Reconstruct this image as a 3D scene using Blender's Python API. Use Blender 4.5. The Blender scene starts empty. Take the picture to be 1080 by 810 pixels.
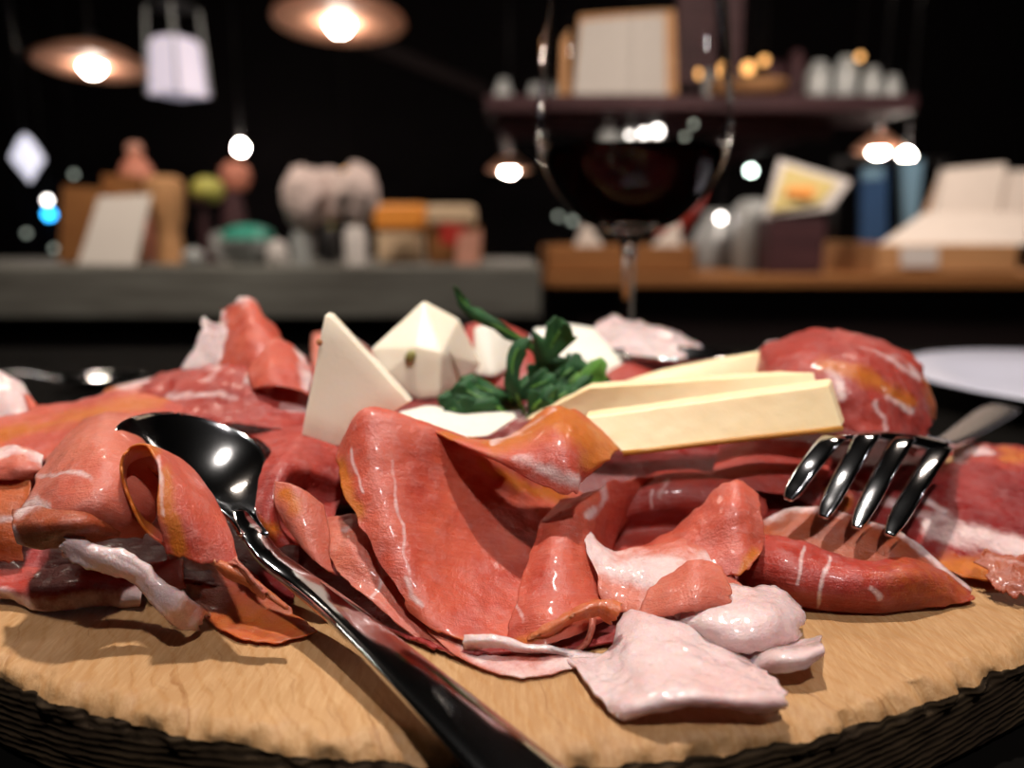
import bpy, bmesh, math, random
import numpy as np
from mathutils import Vector, Matrix
random.seed(7)
COL = bpy.context.scene.collection
PI = math.pi
# ------------------------------------------------------------------ camera geometry
CAM = Vector((0.0, 0.0, 1.09)); PITCH = math.radians(11.0); F = 811.0
CP, SP = math.cos(PITCH), math.sin(PITCH)
ZB = 0.99                       # board top
ZT = 0.965                      # table top

def at(px, py, y):
    xc = (px-540)/F; yc = (405-py)/F
    t = y/(CP+yc*SP)
    return Vector((xc*t, y, CAM.z+(-SP+yc*CP)*t))

def U(px, py, ymm, zmin=ZB+0.0012):
    """a point of the food, never below the board's surface"""
    xc = (px-540)/F; yc = (405-py)/F
    Y = CP+yc*SP; Z = -SP+yc*CP
    t = (ymm/1000.0)/Y
    if CAM.z+Z*t < zmin and Z < 0:
        t = (zmin-CAM.z)/Z
    return np.array((xc*t, Y*t, CAM.z+Z*t))

# ------------------------------------------------------------------ numpy noise
_rs = np.random.RandomState(3); _perm = _rs.permutation(1024); _val = _rs.rand(1024)*2-1
def vnoise(p):
    p = np.asarray(p, dtype=float); i = np.floor(p).astype(int); f = p-i; f = f*f*(3-2*f)
    def h(a, b, c): return _val[_perm[(_perm[(_perm[a & 1023]+b) & 1023]+c) & 1023]]
    x, y, z = i[..., 0], i[..., 1], i[..., 2]; u, v, w = f[..., 0], f[..., 1], f[..., 2]
    r = 0
    for dx in (0, 1):
        for dy in (0, 1):
            for dz in (0, 1):
                r = r + (u if dx else 1-u)*(v if dy else 1-v)*(w if dz else 1-w)*h(x+dx, y+dy, z+dz)
    return r
def fbm(p, o=3):
    r = 0; a = 1.0; p = np.asarray(p, dtype=float)
    for k in range(o): r = r+a*vnoise(p+k*17.3); a *= .5; p = p*2.03
    return r

# ------------------------------------------------------------------ object helpers
def tag(o, label=None, cat=None, group=None, kind=None):
    if label: o['label'] = label
    if cat: o['category'] = cat
    if group: o['group'] = group
    if kind: o['kind'] = kind
    return o
def thing(name, loc, label, cat, group=None):
    o = bpy.data.objects.new(name, None); COL.objects.link(o); o.location = loc
    o.empty_display_size = .02
    return tag(o, label, cat, group)
def mesh_obj(name, verts, faces, mat, parent=None, smooth=True, origin=None, world=True):
    V = np.array([tuple(v) for v in verts], dtype=float)
    if parent is not None and world: off = np.array(wloc(parent))
    elif parent is not None: off = np.zeros(3)
    elif origin is not None: off = np.array(origin)
    else: off = np.array(((V[:, 0].min()+V[:, 0].max())/2, (V[:, 1].min()+V[:, 1].max())/2, V[:, 2].min()))
    me = bpy.data.meshes.new(name); me.from_pydata((V-off).tolist(), [], [tuple(f) for f in faces]); me.update()
    if smooth: me.polygons.foreach_set('use_smooth', [True]*len(me.polygons))
    if mat: me.materials.append(mat)
    o = bpy.data.objects.new(name, me); COL.objects.link(o)
    if parent is not None: o.parent = parent
    else: o.location = off
    return o
def wloc(o):
    l = Vector(o.location)
    while o.parent: o = o.parent; l = l+Vector(o.location)
    return l
def recalc(o):
    bm = bmesh.new(); bm.from_mesh(o.data); bmesh.ops.recalc_face_normals(bm, faces=bm.faces); bm.to_mesh(o.data); bm.free()
def bevel(o, w, seg=2):
    m = o.modifiers.new('bevel', 'BEVEL'); m.width = w; m.segments = seg; m.limit_method = 'ANGLE'; m.angle_limit = .6
    return o
def copy_tree(o, parent=None):
    c = o.copy(); COL.objects.link(c); c.parent = parent
    for ch in o.children: copy_tree(ch, c)
    return c
def box(name, x0, x1, y0, y1, z0, z1, mat, parent=None, bw=.002):
    v = [(x, y, z) for x in (x0, x1) for y in (y0, y1) for z in (z0, z1)]
    f = [(0, 1, 3, 2), (4, 6, 7, 5), (0, 4, 5, 1), (2, 3, 7, 6), (0, 2, 6, 4), (1, 5, 7, 3)]
    o = mesh_obj(name, v, f, mat, parent, smooth=False)
    if bw: bevel(o, bw)
    return o
def lathe(name, prof, c, mat, parent=None, n=48, rot=None, sx=1.0, sy=1.0):
    """prof: list of (r, z) ; c base centre"""
    V = []; Fc = []
    for r, z in prof:
        for k in range(n):
            a = 2*PI*k/n; V.append(Vector((r*math.cos(a)*sx, r*math.sin(a)*sy, z)))
    if rot is not None: V = [rot @ v for v in V]
    V = [v+Vector(c) for v in V]
    for i in range(len(prof)-1):
        for k in range(n):
            a = i*n+k; b = i*n+(k+1) % n; Fc.append((a, b, b+n, a+n))
    if prof[0][0] > 1e-6: Fc.append(tuple(reversed(range(n))))
    if prof[-1][0] > 1e-6: Fc.append(tuple(range((len(prof)-1)*n, len(prof)*n)))
    o = mesh_obj(name, V, Fc, mat, parent); recalc(o)
    if any(r < 1e-6 for r, z in prof):
        bm = bmesh.new(); bm.from_mesh(o.data); bmesh.ops.remove_doubles(bm, verts=bm.verts, dist=1e-7); bm.to_mesh(o.data); bm.free()
    m = o.modifiers.new('es', 'EDGE_SPLIT'); m.split_angle = .8
    return o
def tube(name, pts, rad, mat, parent=None, n=10):
    pts = [Vector(p) for p in pts]; rs = rad if isinstance(rad, (list, tuple)) else [rad]*len(pts)
    V = []; Fc = []; up = Vector((0.13, .21, 1)).normalized()
    for i, p in enumerate(pts):
        d = (pts[min(i+1, len(pts)-1)]-pts[max(i-1, 0)]).normalized()
        a = d.cross(up)
        if a.length < .1: a = d.cross(Vector((1, 0, 0)))
        a.normalize(); b = a.cross(d)
        for k in range(n):
            t = 2*PI*k/n; V.append(p+(a*math.cos(t)+b*math.sin(t))*rs[i])
    for i in range(len(pts)-1):
        for k in range(n): q = i*n+k; w = i*n+(k+1) % n; Fc.append((q, w, w+n, q+n))
    Fc.append(tuple(reversed(range(n)))); Fc.append(tuple(range((len(pts)-1)*n, len(pts)*n)))
    o = mesh_obj(name, V, Fc, mat, parent); recalc(o); return o
def smooth_path(pts, k=8):
    P = np.array([tuple(p) for p in pts], dtype=float)
    s = np.linspace(0, len(P)-1, (len(P)-1)*k+1)
    return [Vector(q) for q in catw(s, len(P)) @ P]
# Catmull-Rom weights for a vector of params; linear beyond the ends
def catw(s, n):
    s = np.asarray(s, dtype=float).ravel(); W = np.zeros((len(s), n))
    if n == 1: W[:] = 1; return W
    i = np.clip(np.floor(s).astype(int), 0, n-2); f = s-i; fc = np.clip(f, 0, 1)
    w = [(-fc**3+2*fc**2-fc)/2, (3*fc**3-5*fc**2+2)/2, (-3*fc**3+4*fc**2+fc)/2, (fc**3-fc**2)/2]
    r = np.arange(len(s))
    for k in range(4):
        j = i-1+k
        lo = j < 0; hi = j > n-1; ok = ~(lo | hi)
        np.add.at(W, (r[ok], j[ok]), w[k][ok])
        np.add.at(W, (r[lo], np.zeros(lo.sum(), int)), 2*w[k][lo]); np.add.at(W, (r[lo], np.ones(lo.sum(), int)), -w[k][lo])
        np.add.at(W, (r[hi], np.full(hi.sum(), n-1)), 2*w[k][hi]); np.add.at(W, (r[hi], np.full(hi.sum(), n-2)), -w[k][hi])
    ex = f-fc
    np.add.at(W, (r, i+1), ex); np.add.at(W, (r, i), -ex)
    return W

# ------------------------------------------------------------------ materials
def new_mat(name):
    m = bpy.data.materials.new(name); m.use_nodes = True; nt = m.node_tree
    b = nt.nodes['Principled BSDF']; return m, nt, b
def N(nt, t, **kw):
    n = nt.nodes.new(t)
    for k, v in kw.items():
        if k.startswith('i_'): n.inputs[k[2:].replace('_', ' ')].default_value = v
        else: setattr(n, k, v)
    return n
def L(nt, a, ao, b, bi): nt.links.new(a.outputs[ao], b.inputs[bi])
def mixc(nt, fac, a, b, blend='MIX'):
    n = nt.nodes.new('ShaderNodeMix'); n.data_type = 'RGBA'; n.blend_type = blend
    for sock, val in ((n.inputs[0], fac), (n.inputs[6], a), (n.inputs[7], b)):
        if isinstance(val, (float, int)): sock.default_value = val
        elif isinstance(val, (tuple, list)): sock.default_value = tuple(val)+(1,) if len(val) == 3 else val
        else: nt.links.new(val, sock)
    return n.outputs[2]
def ramp(nt, src, p0, p1, c0=(0, 0, 0), c1=(1, 1, 1)):
    r = nt.nodes.new('ShaderNodeValToRGB'); r.color_ramp.elements[0].position = p0; r.color_ramp.elements[1].position = p1
    r.color_ramp.elements[0].color = tuple(c0)+(1,); r.color_ramp.elements[1].color = tuple(c1)+(1,)
    nt.links.new(src, r.inputs[0]); return r.outputs[0]
def noise(nt, vec, scale, detail=3, rough=.5, stretch=None):
    if stretch:
        mp = nt.nodes.new('ShaderNodeMapping'); mp.inputs['Scale'].default_value = stretch; nt.links.new(vec, mp.inputs[0]); vec = mp.outputs[0]
    n = nt.nodes.new('ShaderNodeTexNoise'); n.inputs['Scale'].default_value = scale; n.inputs['Detail'].default_value = detail
    n.inputs['Roughness'].default_value = rough; nt.links.new(vec, n.inputs['Vector']); return n.outputs[0]
def bump(nt, b, h, strength, dist):
    n = nt.nodes.new('ShaderNodeBump'); n.inputs['Strength'].default_value = strength; n.inputs['Distance'].default_value = dist
    nt.links.new(h, n.inputs['Height']); nt.links.new(n.outputs[0], b.inputs['Normal'])
def plain(name, col, rough=.5, metal=0.0, var=.15, scale=30, bstr=.1, spec=.5, **kw):
    m, nt, b = new_mat(name)
    tc = nt.nodes.new('ShaderNodeTexCoord').outputs['Object']
    nz = noise(nt, tc, scale, 4)
    c = mixc(nt, nz, tuple(x*(1-var) for x in col), tuple(min(1, x*(1+var)) for x in col))
    nt.links.new(c, b.inputs['Base Color']); b.inputs['Roughness'].default_value = rough; b.inputs['Metallic'].default_value = metal
    b.inputs['Specular IOR Level'].default_value = spec
    if bstr: bump(nt, b, nz, bstr, .3/scale)
    for k, v in kw.items(): b.inputs[k.replace('_', ' ')].default_value = v
    return m
def emit(name, col, s):
    m, nt, b = new_mat(name)
    b.inputs['Base Color'].default_value = tuple(col)+(1,)
    b.inputs['Emission Color'].default_value = tuple(col)+(1,); b.inputs['Emission Strength'].default_value = s
    return m
def ham_mat(name, A, B, fatc=(.82, .58, .55), sss=.3, rough=.36, trans=.22, coat=.15):
    m, nt, b = new_mat(name)
    tc = nt.nodes.new('ShaderNodeTexCoord'); ob = tc.outputs['Object']; uv = tc.outputs['UV']
    big = noise(nt, ob, 55, 5, .62)
    mid = noise(nt, ob, 210, 4, .6)
    fib = noise(nt, uv, 1, 5, .65, (140, 800, 1))
    fib2 = noise(nt, uv, 1, 3, .6, (60, 1900, 1))
    fine = noise(nt, ob, 1700, 3, .6)
    pale = tuple(min(1, .66*x+.26*y) for x, y in zip(A, fatc))
    c = mixc(nt, ramp(nt, big, .36, .64), A, B)
    c = mixc(nt, ramp(nt, mid, .50, .78, (0,)*3, (.55,)*3), c, pale)
    c = mixc(nt, ramp(nt, fib, .52, .82, (0,)*3, (.6,)*3), c, pale)
    c = mixc(nt, ramp(nt, fib2, .55, .80, (0,)*3, (.30,)*3), c, pale)
    c = mixc(nt, ramp(nt, fine, .62, .74, (0,)*3, (.35,)*3), c, pale)
    c = mixc(nt, ramp(nt, fib, .22, .45, (.35,)*3, (0,)*3), c, tuple(x*.6 for x in B))
    fa = N(nt, 'ShaderNodeAttribute', attribute_name='fat'); am = N(nt, 'ShaderNodeAttribute', attribute_name='amber')
    wob = noise(nt, ob, 330, 5, .7)
    def masked(att, lo, hi, top=1.0):
        s = nt.nodes.new('ShaderNodeMath'); s.operation = 'MULTIPLY_ADD'; s.inputs[1].default_value = 1.1; s.inputs[2].default_value = -.55
        nt.links.new(wob, s.inputs[0])
        a = nt.nodes.new('ShaderNodeMath'); a.operation = 'ADD'; nt.links.new(att.outputs['Fac'], a.inputs[0]); nt.links.new(s.outputs[0], a.inputs[1])
        return ramp(nt, a.outputs[0], lo, hi, (0,)*3, (top,)*3)
    c = mixc(nt, masked(am, .15, 1.0), c, (.60, .16, .018))
    ft = masked(fa, .22, .95)
    fcol = mixc(nt, ramp(nt, wob, .3, .7), tuple(x*.90 for x in fatc), tuple(min(1, x*1.10) for x in fatc))
    c = mixc(nt, ft, c, fcol)
    nt.links.new(c, b.inputs['Base Color'])
    b.inputs['Subsurface Weight'].default_value = sss; b.inputs['Subsurface Radius'].default_value = (1, .35, .22); b.inputs['Subsurface Scale'].default_value = .0025
    rr = ramp(nt, mid, .3, .7, (rough-.12,)*3, (rough+.2,)*3); nt.links.new(rr, b.inputs['Roughness'])
    b.inputs['Specular IOR Level'].default_value = .5; b.inputs['Coat Weight'].default_value = coat; b.inputs['Coat Roughness'].default_value = .12
    hsum = mixc(nt, .5, fib, fine); hsum = mixc(nt, .55, hsum, mid)
    bump(nt, b, hsum, .8, .0011)
    tr = nt.nodes.new('ShaderNodeBsdfTranslucent'); nt.links.new(c, tr.inputs['Color'])
    mx = nt.nodes.new('ShaderNodeMixShader'); mx.inputs[0].default_value = trans
    nt.links.new(b.outputs[0], mx.inputs[1]); nt.links.new(tr.outputs[0], mx.inputs[2]); nt.links.new(mx.outputs[0], nt.nodes['Material Output'].inputs['Surface'])
    return m
M = {}
M['salmon'] = ham_mat('cured ham salmon', (.68, .130, .070), (.50, .062, .036))
M['red'] = ham_mat('cured ham red', (.50, .060, .038), (.33, .027, .020))
M['deep'] = ham_mat('cured ham deep red', (.36, .030, .026), (.22, .013, .014), rough=.32)
M['pink'] = ham_mat('cured ham pink', (.70, .20, .125), (.58, .115, .07))
M['amber'] = ham_mat('cured ham amber', (.62, .17, .05), (.50, .09, .02))
M['brown'] = ham_mat('cured ham brown', (.44, .10, .035), (.33, .055, .020))
M['fat'] = ham_mat('ham fat', (.84, .66, .64), (.78, .52, .50), sss=.4, rough=.24, coat=.8)
M['steel'] = plain('polished steel', (.55, .55, .56), rough=.10, metal=1.0, var=.03, scale=400, bstr=.02)
M['steelb'] = plain('brushed steel', (.55, .55, .56), rough=.24, metal=1.0, var=.05, scale=200, bstr=.03)

# ------------------------------------------------------------------ thin food sheets
def seg_mask(P, strokes):
    m = np.zeros(len(P))
    for st in strokes:
        w, pl = st[:2]; am_ = st[2] if len(st) > 2 else (.80 if w <= 4 else 1.0 if w <= 8 else 1.35)
        pl = np.array(pl, dtype=float); d = np.full(len(P), 1e9)
        for a, b in zip(pl[:-1], pl[1:]):
            ab = b-a; t = np.clip(((P-a) @ ab)/(ab @ ab), 0, 1); d = np.minimum(d, np.linalg.norm(P-(a+t[:, None]*ab), axis=1))
        m = np.maximum(m, np.clip(am_*np.exp(-(d/(w*1.05))**2), 0, 1))
    return m
SEED = [0]
def sheet(name, rows, mat, label, cat='ham slice', group=None, fat=(), amber=(), th=.75, ripple=.8, rag=.025, parent=None, edgefat=0, fr=60, raw=False):
    SEED[0] += 1; sd = SEED[0]*11.7
    R = np.array([[U(*p) if len(p) == 3 else U(p[0], p[1], 999) for p in r] for r in rows]) if not raw else np.array(rows)
    Q = np.array([[(p[0], p[1]) for p in r] for r in rows], dtype=float) if not raw else np.array(rows)[..., :2]
    nr, nc = R.shape[:2]
    lv = max(np.abs(np.diff(Q, axis=0)).sum(axis=0).sum(axis=1).max()/nc*1.0, np.linalg.norm(np.diff(Q, axis=0), axis=2).sum(axis=0).max())
    lu = np.linalg.norm(np.diff(Q, axis=1), axis=2).sum(axis=1).max()
    if raw: lv = lu = 90
    nv = int(np.clip(lv/2.0, 20, 110)); nu = int(np.clip(lu/2.0, 20, 150))
    vv, uu = np.meshgrid(np.linspace(0, 1, nv), np.linspace(0, 1, nu), indexing='ij')
    def edge(e, ln, k):   # ragged outline
        p = np.stack([e*ln/7.0+sd+k, np.full_like(e, sd*1.3+k*5), np.zeros_like(e)], -1); return fbm(p*(.55 if rag < .055 else 1.0), 2 if rag < .055 else 4)
    wv0, wv1 = np.clip(1-vv*5, 0, 1)**2, np.clip(1-(1-vv)*5, 0, 1)**2
    wu0, wu1 = np.clip(1-uu*5, 0, 1)**2, np.clip(1-(1-uu)*5, 0, 1)**2
    v2 = vv + rag*(wv0*edge(uu, lu, 1)+wv1*edge(uu, lu, 2))*min(1.0, 120/max(lv, 1))
    u2 = uu + rag*(wu0*edge(vv, lv, 3)+wu1*edge(vv, lv, 4))*min(1.0, 160/max(lu, 1))
    Wv = catw(v2*(nr-1), nr); Wu = catw(u2*(nc-1), nc)
    G = np.einsum('kr,kc,rcd->kd', Wv, Wu, R).reshape(nv, nu, 3)
    PX = np.einsum('kr,kc,rcd->kd', Wv, Wu, Q)
    du = np.gradient(G, axis=1); dv = np.gradient(G, axis=0); nn = np.cross(du, dv); nn /= (np.linalg.norm(nn, axis=2, keepdims=True)+1e-12)
    ed = np.maximum.reduce([wv0, wv1, wu0, wu1])
    amp = ripple*.001*(.45+.9*ed)
    d = fbm(G*fr+sd, 3)*amp + fbm(G*fr*3.3+sd+31, 2)*ripple*.00030 + vnoise(G*fr*11+sd)*ripple*.00008
    G = G+nn*d[..., None]
    G[..., 2] = np.maximum(G[..., 2], ZB+.0009) if not raw else G[..., 2]
    du = np.gradient(G, axis=1); dv = np.gradient(G, axis=0); nn = np.cross(du, dv); nn /= (np.linalg.norm(nn, axis=2, keepdims=True)+1e-12)
    t = th*.0005*(1-.55*ed)[..., None]
    top = (G+nn*t).reshape(-1, 3); bot = (G-nn*t).reshape(-1, 3); K = nv*nu
    idx = np.arange(K).reshape(nv, nu)
    a, b, c, e = idx[:-1, :-1].ravel(), idx[:-1, 1:].ravel(), idx[1:, 1:].ravel(), idx[1:, :-1].ravel()
    fs = np.stack([a, b, c, e], 1).tolist()+(np.stack([e, c, b, a], 1)+K).tolist()
    ring = list(idx[0, :])+list(idx[1:, -1])+list(idx[-1, -2::-1])+list(idx[-2:0:-1, 0])
    for i in range(len(ring)):
        p, q = int(ring[i]), int(ring[(i+1) % len(ring)]); fs.append((q, p, p+K, q+K))
    o = mesh_obj(name, np.vstack([top, bot]), fs, mat, parent)
    wob = np.stack([vnoise(G.reshape(-1, 3)*180+sd), vnoise(G.reshape(-1, 3)*180+sd+50)], 1)*5
    fm = seg_mask(PX+wob, fat)*np.clip(.95+.55*vnoise(G.reshape(-1, 3)*120+sd+9), .35, 1.1) if fat else np.zeros(K)
    if edgefat: fm = np.maximum(fm, np.clip(edgefat*(ed.ravel()**1.2), 0, 1))
    am = seg_mask(PX+wob, amber) if amber else np.zeros(K)
    me = o.data
    for nme, arr in (('fat', fm), ('amber', am)):
        at_ = me.attributes.new(nme, 'FLOAT', 'POINT'); at_.data.foreach_set('value', np.concatenate([arr, arr]).astype(np.float32))
    uvl = me.uv_layers.new(name='UVMap'); li = np.zeros(len(me.loops), dtype=np.int32); me.loops.foreach_get('vertex_index', li)
    Lu = np.linalg.norm(np.diff(R, axis=1), axis=2).sum(axis=1).max(); Lv = np.linalg.norm(np.diff(R, axis=0), axis=2).sum(axis=0).max()
    uvv = np.stack([np.concatenate([uu.ravel()]*2)*Lu+sd, np.concatenate([vv.ravel()]*2)*Lv], 1)
    uvl.data.foreach_set('uv', uvv[li].ravel().astype(np.float32))
    if parent is None: tag(o, label, cat, group)
    elif label: o['label'] = label
    return o
def ribbon(name, pts, mat, label, twist=0.0, bulge=1.2, **kw):
    """pts: (px,py,y,width px)"""
    rows = []
    for i, (x, y, d, w) in enumerate(pts):
        a = pts[max(i-1, 0)]; b = pts[min(i+1, len(pts)-1)]; tx, ty = b[0]-a[0], b[1]-a[1]; l = math.hypot(tx, ty) or 1
        nx, ny = -ty/l*w/2, tx/l*w/2; tw = twist*math.sin(i*1.9)
        rows.append([(x-nx, y-ny, d+tw), (x-nx*.5, y-ny*.5, d-bulge), (x, y, d-bulge*1.5), (x+nx*.5, y+ny*.5, d-bulge), (x+nx, y+ny, d-tw)])
    return sheet(name, rows, mat, label, **kw)
# ================================================================== FOOD
HG = 'cured ham slices on the board'
def ham(rows, mat, label, **kw): return sheet('ham_slice', rows, M[mat], label, group=HG, **kw)
# --- bed slices, lying under everything
ham([[(230,428,380),(400,422,385),(560,420,385),(700,420,385),(850,425,380),(960,430,370)],
     [(240,455,310),(400,448,310),(560,448,310),(700,448,310),(850,452,310),(980,460,305)],
     [(250,490,262),(400,478,262),(560,478,262),(700,480,262),(850,485,262),(980,500,258)],
     [(280,540,232),(400,530,236),(560,532,236),(700,535,236),(850,545,232),(980,560,228)]], 'deep',
    'broad dark red ham slice underneath the cheese and rocket', th=1.6)
ham([[(300,540,250),(420,540,248),(560,545,246),(700,550,246),(850,560,240)],
     [(300,590,212),(420,600,212),(560,605,212),(700,610,212),(850,610,212)],
     [(360,640,196),(440,650,192),(560,660,189),(680,660,188),(800,640,196)],
     [(420,670,180),(480,690,175),(560,690,173),(640,680,176),(740,672,178)]], 'deep',
    'dark red ham slice in the shade under the big central fold', th=1.4)
ham([[(-60,480,260),(40,480,262),(130,475,262),(240,480,258),(320,490,250)],
     [(-60,540,225),(40,540,226),(130,545,226),(240,555,222),(320,570,215)],
     [(-60,590,206),(40,600,203),(130,605,202),(220,610,202),(310,625,198)],
     [(-60,610,200),(40,618,199),(120,612,201),(200,612,201),(300,640,196)]], 'deep',
    'dark red ham slice lying under the rolls left of the spoon', th=1.4)
ham([[(150,440,300),(200,436,300),(250,436,300),(300,440,300)],[(150,470,262),(200,468,262),(250,468,262),(300,475,262)],[(160,510,236),(210,510,236),(250,512,236),(300,520,236)]], 'red',
    'red ham slice seen between the spoon bowl and the back left pile', th=1.4)
# --- back left pile
ham([[(160,398,330),(205,382,332),(250,372,332),(300,376,332),(340,385,330)],
     [(150,412,292),(200,398,288),(255,392,284),(305,398,286),(338,408,290)],
     [(150,432,272),(205,428,268),(255,425,266),(305,432,266),(335,440,270)],
     [(158,452,256),(210,452,254),(260,452,252),(300,460,250),(332,470,252)]], 'red',
    'crumpled red ham slice behind the spoon bowl, left of the tall cheese wedge',
    fat=[(5,[(222,398),(232,384),(252,380)]),(7,[(318,370),(322,400)]),(4,[(180,420),(230,412),(250,420)]),(5,[(300,425),(330,432)]),(4,[(262,402),(285,412)])], ripple=2.2, fr=50)
ham([[(236,328,332),(248,320,331),(260,313,330),(267,316,330),(272,322,330)],
     [(232,350,318),(246,346,312),(262,342,308),(278,342,309),(292,350,314)],
     [(226,376,306),(246,374,298),(268,370,294),(294,372,298),(314,380,306)],
     [(222,396,298),(246,398,290),(270,396,286),(298,394,290),(324,392,300)]], 'salmon',
    'salmon ham fold standing up to a point at the back left',
    fat=[(6,[(250,318),(262,312),(270,318)]),(5,[(234,330),(230,360),(224,385)])], ripple=1.0)
ham([[(214,338,322),(222,340,320),(232,344,317),(242,350,314)],
     [(214,352,316),(224,356,313),(236,358,310),(246,362,308)],
     [(204,372,310),(218,374,306),(232,376,302),(246,380,300)],
     [(190,388,304),(210,390,300),(228,392,297),(246,394,295)]], 'fat',
    'frayed white fat fringe beside the pointed ham fold', rag=.09, ripple=1.6)
ham([[(265,372,300),(285,360,302),(305,362,304),(322,372,306)],
     [(262,392,282),(285,384,280),(308,386,282),(326,394,286)],
     [(268,412,270),(288,408,266),(308,410,267),(326,418,270)]], 'salmon',
    'small salmon ham fold tucked against the left side of the tall cheese wedge', fat=[(6,[(312,364),(320,385),(322,410)])], ripple=1.2)
# --- far left strips
ham([[(-60,440,272),(0,438,274),(50,430,278),(100,418,284),(150,408,292),(200,402,300)],
     [(-60,452,256),(0,450,256),(50,443,260),(100,431,266),(150,422,274),(205,416,284)],
     [(-60,475,240),(0,472,240),(45,464,243),(90,452,248),(145,440,256),(200,436,266)],
     [(-60,496,230),(0,492,230),(40,486,232),(85,474,236),(130,462,242),(190,456,250)]], 'salmon',
    'long ham slice with an amber band along the far left',
    amber=[(7,[(-20,466),(30,453),(75,440),(120,430),(170,424)],.9)], fat=[(3,[(60,426),(110,415)])])
ham([[(-60,394,305),(-20,390,305),(8,394,303),(26,404,300),(34,418,298)],
     [(-60,420,292),(-20,416,290),(4,416,289),(22,424,288),(34,432,288)],
     [(-60,450,280),(-20,446,279),(2,442,279),(18,438,280),(32,438,282)]], 'fat',
    'pale pinkish fat flap at the left edge of the picture', ripple=1.0)
ham([[(24,415,292),(32,418,291),(40,428,290),(46,436,290)],
     [(30,432,284),(38,434,283),(44,438,283),(50,440,283)],
     [(34,446,276),(42,446,275),(52,446,275),(64,444,276)]], 'salmon',
    'small salmon ham tip right beside the pale fat flap', ripple=.6)
ham([[(112,412,336),(140,404,340),(170,399,344),(200,398,348)],
     [(108,418,326),(140,411,330),(170,407,334),(205,407,338)]], 'amber',
    'thin amber edged ham strip behind the left pile', fat=[(9,[(130,406),(200,399)])], th=1.6)
ham([[(-60,476,226),(-10,473,224),(20,474,222),(46,484,220)],
     [(-60,490,216),(-10,488,214),(18,490,212),(42,494,213)],
     [(-60,508,212),(-10,506,210),(14,506,210),(36,506,212)]], 'pink',
    'glistening pale ham edge at the left border above the pink roll', fat=[(7,[(-20,478),(20,478),(44,486)])], ripple=1.2)
ham([[(-60,500,220),(-10,502,216),(14,504,214),(34,508,212)],
     [(-60,525,208),(-10,528,206),(10,530,206),(30,535,206)],
     [(-60,560,201),(-10,560,201),(8,562,201),(24,568,202)],
     [(-60,590,200),(-10,592,200),(10,594,200),(24,592,201)]], 'amber',
    'brownish amber ham slice at the left border under the glistening edge', fat=[(4,[(-20,560),(10,548),(22,545)])])
ham([[(62,474,232),(82,450,236),(112,436,238),(142,442,238),(162,468,230)],
     [(48,486,208),(76,464,208),(112,454,208),(144,468,208),(170,496,204)],
     [(34,514,194),(68,504,188),(108,498,187),(142,506,191),(172,524,196)],
     [(22,540,188),(58,538,179),(98,534,178),(132,542,183),(160,556,192)],
     [(20,560,187),(52,566,181),(92,566,180),(128,566,186),(150,572,194)]], 'pink',
    'large pink domed ham roll left of the orange loop',
    fat=[(3,[(28,505),(70,500),(100,505)]),(6,[(14,540),(38,528),(48,540),(28,552)])], ripple=.9)
ham([[(14,538,190),(52,530,184),(92,530,183),(124,546,190)],
     [(12,554,181),(48,552,174),(88,552,174),(126,560,184)],
     [(22,572,181),(46,578,178),(80,572,178),(120,566,186)]], 'brown',
    'translucent salmon lip at the foot of the pink domed roll', 
    fat=[(4,[(14,560),(26,576),(46,580),(80,572)]),(3,[(80,532),(110,538),(124,550)]),(7,[(20,545),(40,532)])], ripple=.6)
# loop roll
ham([[(176,578,179),(152,560,182),(131,522,182),(124,490,184),(136,470,187),(156,470,185),(168,496,179),(167,538,173),(176,582,171)],
     [(180,570,196),(160,552,198),(142,522,198),(137,496,199),(152,474,198),(174,478,194),(193,505,184),(203,546,176),(214,592,172)],
     [(185,560,216),(170,545,216),(156,520,216),(152,500,216),(168,482,214),(195,488,208),(220,516,194),(242,556,182),(256,602,174)]], 'salmon',
    'orange rimmed ham slice curled into an open loop beside the spoon',
    amber=[(11,[(150,560),(131,522),(124,488),(138,470),(158,472)]),(9,[(170,500),(172,540),(190,580)])],
    fat=[(2.2,[(168,480),(169,520),(168,545)])], ripple=.5, th=1.3)
ham([[(175,575,212),(205,580,210),(235,585,208),(262,598,204)],
     [(182,600,205),(215,606,203),(250,613,200),(290,628,193)],
     [(200,628,199),(232,642,191),(268,650,187),(318,652,186)],
     [(214,650,999),(245,672,999),(287,679,999),(334,668,999)]], 'salmon',
    'flat orange ham slice lying on the wood left of the spoon handle',
    fat=[(9,[(185,590),(200,610),(205,625)])], amber=[(30,[(230,650),(330,665)],.75),(14,[(190,600),(240,600)],.6)], ripple=.7)
ham([[(150,595,206),(170,592,204),(195,590,202)],[(155,612,199),(175,612,197),(195,610,196)],[(165,622,197),(182,626,194),(198,620,194)]], 'pink',
    'short pink ham end between the fat strand and the orange slice', ripple=1.0)
ham([[(-60,586,208),(0,590,206),(50,594,204),(100,592,203),(150,600,200)],
     [(-60,606,200),(0,610,198),(50,610,197),(100,608,197),(150,614,196)],
     [(-60,618,196),(0,622,194),(50,624,192),(100,622,193),(150,628,191)],
     [(-60,628,999),(0,632,999),(40,644,999),(90,640,999),(148,640,999)]], 'red',
    'flat red ham slice with a white fat border along the wood at far left',
    fat=[(9,[(-20,628),(40,640),(90,632),(150,630)])], ripple=1.0)
ribbon('ham_slice', [(70,572,176,22),(96,586,175,28),(122,594,176,30),(146,606,176,26),(166,624,175,30),(188,642,172,34),(218,657,999,20)], M['fat'],
    'twisted white fat strand hanging from the pink roll to the wood', twist=1.2, rag=.06, group=HG, cat='ham slice', ripple=1.3, th=1.8)
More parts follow.
